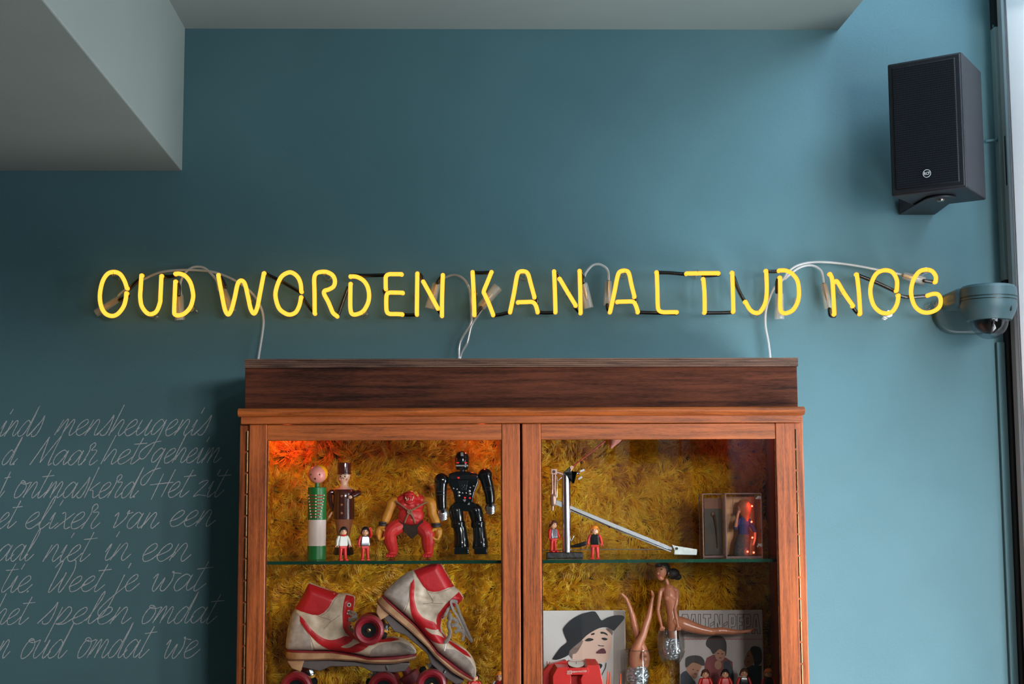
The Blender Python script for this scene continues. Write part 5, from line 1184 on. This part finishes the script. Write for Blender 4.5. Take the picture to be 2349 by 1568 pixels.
# ================================================================ RECORD SLEEVES
def flat(mb, P_, pts, d, th=.25, m=0): mb.prism([P_(x, y, d) for x, y in pts], (0, th*P_.u, 0), m); return mb
p = PX(-.135); u = p.u; zb2 = zs2
a = p(1246, 1400); b = p(1434, 1400)
sl1 = thing('record_sleeve', ((a.x+b.x)/2, a.y, zb2), 'square white record sleeve printed with a black wide-brimmed hat and pale face', 'record sleeve', 'record sleeves standing in the cabinet')
MB().box(a.x, b.x, a.y-.001, a.y+.002, zb2, a.z).build('cardboard', mat('sleeve_offwhite', (208, 202, 198), rough=.45, var=.05, scale=8), sl1, smooth=False)
def z8(l): return [(1230+x/8.34, 1380+y/8.34) for x, y in l]
M_pk = mat('print_black', (22, 26, 32), rough=.35, var=.3, scale=18); M_ps = mat('print_skin', (222, 184, 164), rough=.4, var=.06, scale=14); M_pl = mat('print_dark_lips', (88, 26, 38), rough=.4); M_pg = mat('print_grey_band', (168, 158, 150), rough=.45, var=.1, scale=12)
M_ph = mat('print_ash_hair', (120, 100, 90), rough=.5, var=.4, scale=60)
mb = flat(MB(), p, z8([(1480,170),(1690,170),(1690,1568),(1480,1568)]), 1.6); mb.build('print_grey_band', M_pg, sl1, smooth=False)
mb = flat(MB(), p, z8(catmull([(610,880),(760,800),(1000,560),(1300,520),(1440,620),(1450,800),(1410,960),(1380,1080),(1300,1150),(1180,1190),(1220,1400),(1400,1568),(700,1568),(760,1300),(680,1080),(620,980)], 3)), 2.0); mb.build('print_head', M_ps, sl1, smooth=False)
mb = flat(MB(), p, z8(catmull([(620,870),(800,760),(900,740),(820,900),(760,980),(700,1000),(690,1080),(640,1030)], 3)), 2.4); flat(mb, p, z8([(1330,500),(1450,500),(1470,580),(1450,640),(1420,600),(1350,540)]), 2.4); mb.build('print_hair', M_ph, sl1, smooth=False)
mb = flat(MB(), p, z8(catmull([(1060,178),(1120,180),(1150,205),(1200,280),(1255,352),(1350,300),(1500,255),(1620,252),(1680,275),(1680,320),(1620,400),(1540,490),(1480,550),(1440,520),(1330,480),(1200,500),(1080,560),(960,640),(860,740),(760,820),(640,930),(620,1010),(480,1080),(380,1105),(320,1095),(315,1075),(380,980),(480,850),(590,765),(560,680),(518,560),(520,500),(600,400),(720,300),(880,220)], 2)), 2.8); mb.build('print_hat', M_pk, sl1, smooth=False)
mb = MB()
for q in ([(930,740),(990,690),(1080,700),(1090,725),(1010,750)], [(1245,690),(1300,680),(1360,700),(1350,725),(1290,728)], [(1060,600),(1110,590),(1110,620),(1050,630)], [(1230,570),(1290,570),(1350,600),(1365,640),(1290,605),(1240,605)], [(1180,815),(1230,830),(1290,830),(1290,845),(1200,840)]):
    flat(mb, p, z8(catmull(q, 3, True)), 3.1)
flat(mb, p, z8(catmull([(1140,975),(1190,920),(1240,890),(1300,890),(1335,975),(1240,985)], 3, True)), 3.1, m=1)
flat(mb, p, z8([(1330,1160),(1320,1250),(1250,1390),(1262,1395),(1332,1255),(1345,1160)]), 3.0); flat(mb, p, z8(catmull([(1180,1180),(1260,1190),(1250,1250),(1180,1290)], 3, True)), 3.0)
mb.build('print_features', [M_dark, M_pl], sl1, smooth=False)

p = PX(-.125); u = p.u; a = p(1557, 1399); b = p(1748, 1399)
sl2 = thing('record_sleeve', ((a.x+b.x)/2, a.y, zb2), 'grey record sleeve with outlined band lettering, red wavy line and three people', 'record sleeve', 'record sleeves standing in the cabinet')
MB().box(a.x, b.x, a.y-.001, a.y+.002, zb2, a.z).build('cardboard', mat('sleeve_grey', (196, 186, 184), rough=.45, var=.05, scale=8), sl2, smooth=False)
def z9(l): return [(1500+x/5.444, 1280+y/5.444) for x, y in l]
def letters(par):
    # condensed outlined capitals drawn as closed contours
    C = {'S': [(0,.78),(.15,1),(.85,1),(1,.85),(1,.62),(.62,.62),(.62,.78),(.38,.78),(.38,.62),(1,.4),(1,.12),(.85,0),(.15,0),(0,.15),(0,.36),(.38,.36),(.38,.2),(.62,.2),(.62,.34),(0,.55)],
         'A': [(0,0),(.3,1),(.7,1),(1,0),(.66,0),(.6,.2),(.4,.2),(.34,0)], 'L': [(0,0),(0,1),(.4,1),(.4,.2),(1,.2),(1,0)], 'T': [(.3,0),(.3,.8),(0,.8),(0,1),(1,1),(1,.8),(.7,.8),(.7,0)],
         'N': [(0,0),(0,1),(.34,1),(.66,.45),(.66,1),(1,1),(1,0),(.66,0),(.34,.55),(.34,0)], 'P': [(0,0),(0,1),(.8,1),(1,.86),(1,.46),(.8,.34),(.4,.34),(.4,0)],
         'E': [(0,0),(0,1),(1,1),(1,.82),(.4,.82),(.4,.6),(.85,.6),(.85,.42),(.4,.42),(.4,.18),(1,.18),(1,0)], '-': [(.0,.36),(.0,.50),(1,.62),(1,.48)]}
    H_ = {'A': [(.42,.36),(.5,.78),(.58,.36)], 'P': [(.4,.5),(.4,.82),(.62,.82),(.62,.5)]}
    xs = [('S',1563,1579),('A',1581,1600),('L',1602,1614),('T',1613,1630),('-',1629,1637),('N',1639,1657),('-',1660,1668),('P',1671,1688),('E',1691,1704),('P',1706,1722),('A',1724,1744)]
    mb = MB()
    for ch, x0_, x1_ in xs:
        f_ = lambda q: p(x0_+q[0]*(x1_-x0_), 1452-q[1]*44, 1.9)
        for cont in [C[ch]] + ([H_[ch]] if ch in H_ else []):
            pts = [f_(q) for q in cont]; pts.append(pts[0])
            for i in range(len(pts)-1):
                d = (pts[i+1]-pts[i]); 
                if d.length < 1e-6: continue
                d.normalize(); nn = Vector((-d.z, 0, d.x))*.55*u; mb.add([pts[i]-d*.5*u+nn, pts[i]-d*.5*u-nn, pts[i+1]+d*.5*u-nn, pts[i+1]+d*.5*u+nn], [(0, 1, 2, 3)])
    return mb.build('print_lettering', mat('print_dark_grey', (60, 54, 60), rough=.4), par, smooth=False)
letters(sl2)
mb = MB(); mb.tube([p(1568+k*1.5, 1465+math.sin(k*1.05)*.8, 1.7) for k in range(121)], .6*u, 5); mb.build('print_wavy_line', mat('print_red', (200, 70, 56), rough=.4), sl2)
M_s1 = mat('print_brown_skin', (176, 122, 92), rough=.4, var=.12, scale=20); M_h1 = mat('print_dark_hair', (50, 38, 38), rough=.5, var=.4, scale=40); M_j1 = mat('print_red_jacket', (128, 44, 44), rough=.45, var=.3, scale=14); M_j2 = mat('print_navy_jacket', (44, 52, 66), rough=.45, var=.3, scale=16)
E = lambda cx_, cy_, rx, ry, n=22: [(cx_+rx*math.cos(2*PI*k/n), cy_+ry*math.sin(2*PI*k/n)) for k in range(n)]
mb = MB()
flat(mb, p, z9([(630,1330),(660,1240),(740,1200),(900,1240),(980,1290),(995,1568),(640,1568)]), 1.7, m=1)
flat(mb, p, z9([(870,1290),(940,1270),(990,1400),(1000,1568),(860,1568)]), 1.9, m=2)
flat(mb, p, z9(catmull([(330,1450),(400,1400),(480,1500),(520,1568),(330,1568)], 2)), 1.7, m=2)
flat(mb, p, z9([(1120,1400),(1200,1330),(1345,1340),(1345,1568),(1130,1568)]), 1.7, m=2)
flat(mb, p, z9(catmull([(700,1130),(650,1080),(670,1000),(750,965),(850,975),(900,1040),(905,1150),(890,1220),(820,1160),(760,1180),(720,1150)], 3, True)), 2.1, m=3)
flat(mb, p, z9(E(825, 1195, 66, 88)), 2.3, m=0); flat(mb, p, z9(E(800, 1330, 45, 55)), 2.3, m=0)
flat(mb, p, z9(catmull([(700,1110),(740,1060),(830,1060),(890,1120),(880,1160),(820,1130),(760,1180),(735,1190)], 3, True)), 2.5, m=3)
flat(mb, p, z9(catmull([(390,1310),(400,1240),(480,1210),(580,1220),(630,1280),(620,1340),(540,1310),(480,1300),(430,1340),(400,1360)], 3, True)), 2.3, m=3)
flat(mb, p, z9(catmull([(410,1350),(440,1300),(540,1300),(600,1330),(560,1420),(520,1500),(460,1470),(410,1400)], 3, True)), 2.1, m=0)
flat(mb, p, z9(catmull([(1200,1140),(1240,1095),(1320,1110),(1345,1180),(1340,1300),(1260,1340),(1240,1240)], 3, True)), 2.3, m=3)
flat(mb, p, z9(catmull([(1135,1250),(1180,1150),(1240,1150),(1260,1250),(1220,1330),(1160,1360),(1125,1310)], 3, True)), 2.1, m=0)
for x, y in ((800, 1185), (850, 1190), (490, 1385), (545, 1400), (1175, 1215)): flat(mb, p, z9(E(x, y, 14, 6, 10)), 2.7, m=3)
for x, y in ((825, 1240), (515, 1440), (1175, 1290)): flat(mb, p, z9(E(x, y, 20, 7, 10)), 2.7, m=1)
mb.build('print_people', [M_s1, M_j1, M_j2, M_h1], sl2, smooth=False)

# ================================================================ RED STEREO VIEWER
p = PX(-.235); u = p.u
M_vr = mat('viewer_red_plastic', (200, 40, 34), rough=.32, var=.05, coat=.25); M_vw = mat('viewer_white', (232, 220, 206), rough=.45)
c = p(1316, 1600); vb = Vector((c.x, c.y, zs2))
t = thing('stereo_viewer', vb, 'red plastic stereo picture viewer with white lettering and white disc', 'toy viewer')
def v8(l, d): return [p(1230+x/8.34, 1380+y/8.34, d) for x, y in l]
mb = MB(); mb.prism(v8([(250,1190),(330,1165),(560,1110),(600,1150),(620,1130),(900,1130),(940,1110),(1180,1150),(1190,1300),(1260,1480),(1330,1985),(110,1985),(130,1320)], 8), (0, 30*u, 0)); bd_ = mb.build('body', M_vr, t, bevel=.0012)
for sgn, front, back in ((-1, [(385,1215),(600,1208),(650,1400),(620,1985),(330,1985),(300,1380)], [(340,1165),(590,1150),(650,1330),(640,1985),(210,1985),(240,1330)]), (1, [(950,1170),(1180,1165),(1245,1480),(1300,1985),(900,1985),(830,1430)], [(930,1075),(1130,1080),(1195,1400),(1320,1985),(860,1985),(790,1400)])):
    A_ = v8(front, 40); B_ = v8(back, 6); n_ = len(A_)
    MB().add(A_+B_, [tuple(range(n_)), tuple(reversed(range(n_, 2*n_)))] + [((i+1) % n_, i, i+n_, (i+1) % n_+n_) for i in range(n_)]).build('eyepiece_hood', M_vr, t, smooth=False, bevel=.001)
mb = MB(); mb.prism(v8([(585,1225),(960,1212),(985,1270),(960,1345),(640,1352),(600,1290)], 41), (0, 36*u, 0)); br = mb.build('nose_bridge', M_vr, t, bevel=.001)
mb = MB(); mb.lathe([(18.5*u, -.5*u), (18.5*u, .5*u)], p(1321, 1519, 14), 36, Matrix.Rotation(.35, 3, 'X')); ds = mb.build('picture_disc', M_vw, t)
MB().obox(p(1321, 1517, 17), (1.2*u, 1*u, 4*u)).build('disc_notch', M_dark, ds)
text_obj('lettering', 'VIEW·MASTER', .0054, M_vw, t, p(1326, 1534.5, 41.6)-vb, rot=(PI/2, -.05, 0), scale=(1.0, 1, 1), extrude=.0003)
text_obj('lettering', '3D', .0056, M_vw, t, p(1303.5, 1536, 42)-vb, rot=(PI/2, -.03, 0), extrude=.0003)
mb = MB(); q = [p(x, y, 42) for x, y in ((1299, 1533), (1308.5, 1532.5), (1308.5, 1539.5), (1299, 1540), (1299, 1533))]
for i in range(4): mb.tube([q[i], q[i+1]], .4*u, 5)
mb.build('lettering_frame', M_vw, t)
# orange pointed sticks by the tumbler
M_os = mat('orange_stick', (224, 78, 30), rough=.4, var=.12); M_gs = mat('stick_green', (70, 150, 100), rough=.5)
for k, (x0_, x1_, yt, lab) in enumerate(((1391, 1395, 1540, 'orange pointed stick, left one of the close pair before the hat sleeve'), (1396, 1399, 1541, 'orange pointed stick, right one of the close pair before the hat sleeve'), (1420, 1424, 1545, 'orange pointed stick standing alone just left of the tumbler'), (1255, 1255, 1517, 'orange stub at the far left edge of the red viewer'), (1261, 1261, 1518, 'orange stub second from left at the red viewer'))):
    pp_ = PX(-.20 if k < 3 else -.16)
    top = pp_(x1_ if k != 0 else 1394, yt); bot = Vector((pp_(x0_, 1568).x, top.y, zs2))
    mb = MB(); mb.tube([bot, bot+(top-bot)*.55], [.0030, .0027], 10, 1, 'flat'); mb.tube([bot+(top-bot)*.55, top], [.0027, .0012], 10, 0)
    tag(mb.build('orange_stick', [M_os, M_gs], base=bot), lab, 'stick', 'orange sticks on the lower shelf')

# ================================================================ TUMBLER, GOBLET, FOIL, DOLLS
M_gl = glass('tumbler_glass', (.93, .95, .95), refl=.05, rough=.01)
M_foil = mat('tin_foil', (222, 224, 230), rough=.32, metal=.85, var=.05)
M_doll = mat('doll_skin', (206, 130, 96), rough=.3, var=.04, coat=.25)
p = PX(-.17); u = p.u; cb = p(1463, 1560); cb.z = zs2
t = thing('glass_tumbler', cb, 'straight clear glass tumbler with foil and upturned doll legs in it', 'glass')
zt2 = p(1463, 1489).z - zs2; r_ = 29*u
MB().lathe([(r_*.9, 0), (r_*.93, .001), (r_, zt2), (r_-.0016, zt2), (r_*.93-.002, .022), (.001, .020)], cb, 48).build('glass_wall', M_gl, t)
mb = MB(); mb.ring(cb+Vector((0, 0, zt2)), r_-.0008, .0009, Matrix.Rotation(PI/2, 3, 'X'), n=40, k=6); mb.build('rim', glass('rim_glass', (.9, .92, .92), refl=.3), t)
def foil(name, c, rx, rz, lab, seed, d=.9):
    rs = np.random.RandomState(seed); mb = MB(); mb.ell((0, 0, 0), (1, 1, 1), n=46, k=30)
    A = rs.randn(40, 3); A /= np.linalg.norm(A, axis=1)[:, None]; off = rs.rand(40)*6
    out = []
    for v in mb.v:
        v = np.array(v); k = 0
        for i in range(14): k += .030*abs(math.sin(float(v @ A[i])*(5+i*.9)+off[i]))
        r_ = 1.0 - k + rs.uniform(-.035, .035)
        h = math.hypot(v[0], v[1]); q = h**.55/h if h > 1e-6 else 1
        out.append((c[0]+v[0]*q*r_*rx*1.25, c[1]+v[1]*q*r_*rx*d*1.25, c[2]+v[2]*(1.0-.5*k)*rz*1.12))
    mb.v = out
    return tag(mb.build(name, M_foil, smooth=False), lab, 'foil')
cf = Vector((cb.x, cb.y, p(1463, 1542).z)); foil('crumpled_foil', cf + Vector((0, 0, -.006)), r_*.88, 24*u, 'crumpled silver foil filling the straight tumbler', 3)
# doll legs
DP = PX(-.17)
dl_ = thing('doll_lower_body', DP(1464, 1516), 'bare plastic doll legs pointing up out of the straight tumbler', 'doll')
mb = MB()
limb(mb, DP, [(1455,1522,6), (1455,1500,9), (1464,1474,10), (1474,1455,9), (1481,1432,6), (1488,1412,4), (1493,1390,2), (1497,1371,1), (1498,1364,0)], [11, 12, 10, 8.5, 8.2, 7.4, 5.2, 3.7, 3.6], 5, 16)
limb(mb, DP, [(1498,1367,1), (1496,1360,4), (1493,1353,7)], [3.6, 3.8, 2.0], 4, 10)
limb(mb, DP, [(1479,1524,-4), (1481,1505,-6), (1472,1480,-8), (1463,1456,-8), (1457,1436,-8), (1452,1414,-8), (1446,1394,-8), (1438,1374,-8), (1435,1369,-7)], [10, 10.5, 9.5, 8, 8, 7, 5, 3.6, 3.6], 5, 16)
limb(mb, DP, [(1437,1372,-7), (1431,1366,-5), (1426,1361,-4)], [3.6, 3.8, 2.2], 4, 10)
mb.ell(DP(1467, 1520, 0), (16*u, 12*u, 9*u)); mb.ell(DP(1457, 1514, 4), (10.5*u, 10*u, 12*u)); mb.ell(DP(1478, 1512, 0), (10*u, 10*u, 13*u))
mb.build('legs', M_doll, dl_, remesh=.0009, smoothit=2)
MB().tube(DP.path([(1466,1512,13), (1469,1505,12), (1475,1503,11), (1483,1505,9)]), .4*u, 5).build('joint_line', mat('joint_brown', (140, 80, 56)), dl_)
# goblet
p = PX(-.18); u = p.u; cg = p(1541, 1560); cg.z = zs2
g = thing('crystal_goblet', cg, 'cut crystal wine goblet with foil and a seated doll in it', 'glass')
gz = lambda y: p(1541, y).z - zs2
M_cry = glass('crystal_glass', (.96, .97, .97), refl=.10, rough=.02)
nf = 20
prof = [(21, gz(1594)), (22, gz(1593)), (8, gz(1588)), (5, gz(1580)), (4.6, gz(1550)), (5.5, gz(1540)), (9.5, gz(1535)), (8.2, gz(1531.5)), (5, gz(1528)), (7, gz(1524)), (18, gz(1517)), (27, gz(1506)), (30, gz(1494)), (29.5, gz(1480)), (28, gz(1460)), (27.6, gz(1444)), (26.6, gz(1444)), (27.4, gz(1462)), (28.4, gz(1480)), (28, gz(1494)), (24, gz(1506)), (15, gz(1514)), (1, gz(1518))]
prof[0] = (21, 0); prof[1] = (22, .0015); prof[2] = (8, .005)
mb = MB(); mb.lathe([(a_*u, z_) for a_, z_ in prof], cg, 40)
mb.build('bowl_and_stem', M_cry, g, angle=30)
mb = MB()
for i in range(14):
    a = 2*PI*i/14
    for (r0_, y0_, r1_, y1_) in ((28.2, 1446, 30.2, 1486), (30.6, 1492, 19, 1517)):
        for off in (0, .22) if r0_ > 30 else (0,):
            mb.tube([cg + Vector((math.cos(a)*r0_*u, math.sin(a)*r0_*u, gz(y0_))), cg + Vector((math.cos(a+off*1.6)*((r0_+r1_)/2+1)*u, math.sin(a+off*1.6)*((r0_+r1_)/2+1)*u, (gz(y0_)+gz(y1_))/2)), cg + Vector((math.cos(a+off*2)*r1_*u, math.sin(a+off*2)*r1_*u, gz(y1_)))], 1.1*u, 6)
mb.build('cut_facets', M_cry, g)
MB().ring(cg+Vector((0, 0, gz(1444))), 27*u, .9*u, Matrix.Rotation(PI/2, 3, 'X'), n=40, k=6).build('rim', glass('rim_glass'), g)
foil('crumpled_foil', p(1541, 1487), 21*u, 26*u, 'crumpled silver foil inside the crystal goblet bowl', 8)
# doll seated on the goblet
q = PX(-.18)
d_ = thing('fashion_doll', q(1540, 1440), 'bare brown-haired plastic doll seated on the goblet, one leg stretched right', 'doll')
mb = MB()
limb(mb, q, [(1535,1352,0), (1536,1366,2), (1538,1382,1), (1540,1398,0), (1543,1412,0), (1545,1428,0), (1544,1440,0)], [13, 15.5, 13.5, 11, 12.5, 15, 12], 5, 18)
limb(mb, q, [(1517,1353,0), (1535,1349,0), (1552,1354,0)], [5.5, 6.5, 5.5], 4, 12)
limb(mb, q, [(1529,1330,0), (1532,1340,0), (1535,1350,0)], [4.4, 4.6, 6.5], 4, 12)
mb.ell(q(1529, 1370, 11), (7*u, 6*u, 6.5*u)); mb.ell(q(1543, 1370, 11), (7*u, 6*u, 6.5*u))
limb(mb, q, [(1541,1436,0), (1542,1452,2), (1543,1472,2), (1543,1486,2)], [9.5, 9, 8, 7], 4, 12)
mb.build('torso', M_doll, d_, remesh=.0009, smoothit=2)
mb = MB(); limb(mb, q, [(1549,1424,4), (1566,1429,8), (1585,1436,10), (1606,1442,12), (1626,1446,14), (1634,1447,14)], [13, 14.5, 13, 10.5, 8.6, 7.4], 5, 18); limb(mb, q, [(1630,1446,13), (1646,1445,14), (1660,1445,14), (1678,1447,14), (1700,1447,14), (1715,1445,14)], [7, 8.2, 7.8, 6.2, 4.2, 3.4], 5, 14); limb(mb, q, [(1713,1446,14), (1720,1444,14), (1727,1440,14)], [3.6, 3.8, 2.4], 4, 10); limb(mb, q, [(1715,1446,14), (1719,1448,14)], [3, 2.6], 3, 8)
mb.build('leg', M_doll, d_, remesh=.0009, smoothit=2)
for arm in ([(1515,1356,2), (1512,1372,4), (1510,1388,4), (1509,1399,4), (1511,1412,8), (1514,1426,12), (1516,1436,16)], [(1553,1357,2), (1552,1372,7), (1549,1386,9), (1547,1396,10), (1549,1412,14), (1552,1426,16), (1553,1436,18)]):
    mb = MB(); limb(mb, q, arm, [5.4, 4.9, 4.4, 4.2, 3.9, 3.2, 3.0], 5, 12); x, y, dd_ = arm[-1]
    for k in range(4): limb(mb, q, [(x-3+k*2, y, dd_), (x-3.6+k*2.6, y+4.5, dd_+1), (x-3.8+k*2.8, y+8-(k == 3)*1.5, dd_+1.5)], [1.3, 1.15, .8], 3, 7)
    limb(mb, q, [(x+3, y-1, dd_), (x+5.5, y+2, dd_+1), (x+6, y+5, dd_+1)], [1.3, 1.2, .9], 3, 7)
    a_ = mb.build('arm', M_doll, d_)
    MB().ring(q(arm[3][0], arm[3][1], arm[3][2]), 4.3*u, .35*u, Matrix.Rotation(PI/2, 3, 'X'), n=18, k=5).build('elbow_joint', mat('joint_brown', (140, 80, 56)), a_)
mb = MB(); mb.ell(q(1516, 1310, 3), (13*u, 14*u, 16*u), Matrix.Rotation(.18, 3, 'Y')); limb(mb, q, [(1512,1320,6), (1514,1325,8), (1518,1325,6)], [6, 5.5, 5], 3, 10); mb.ell(q(1507, 1314, 15), (2.2*u, 3*u, 3.4*u)); mb.ell(q(1533, 1313, 0), (2*u, 3*u, 5*u))
hd = mb.build('head', M_doll, d_, remesh=.0008, smoothit=3)
mb = MB(); mb.ell(q(1504, 1307, 14), (1.1*u, 1.2*u, 1.3*u)); mb.ell(q(1515.5, 1304, 16.2), (2.4*u, 1.0*u, 1.3*u)); limb(mb, q, [(1512, 1299, 16.5), (1516, 1297.6, 17), (1521, 1300, 16)], [.6, .7, .5], 3, 6); mb.build('eyes', M_dark, hd)
mb = MB(); mb.ell(q(1510, 1319.5, 15.2), (3.6*u, 1.4*u, 1.5*u)); mb.build('lips', mat('doll_lips', (196, 70, 80), rough=.3), hd)
mb = MB(); mb.ring(q(1534.5, 1322, 3), 3.6*u, 1.0*u, n=16, k=6); mb.build('earring', mat('gold', (220, 170, 70), rough=.2, metal=1), hd)
mb = MB(); mb.ell(q(1523, 1303, -3), (15*u, 14*u, 15*u)); mb.ell(q(1512, 1296, 1), (10*u, 13*u, 6*u)); mb.ell(q(1545, 1316, -10), (16*u, 10*u, 13*u)); mb.ell(q(1556, 1323, -12), (9*u, 8*u, 8*u))
mb.build('hair', mat('doll_dark_hair', (34, 26, 26), rough=.4, var=.4, scale=90, bump=.7, bscale=350), hd, remesh=.0011, smoothit=1)
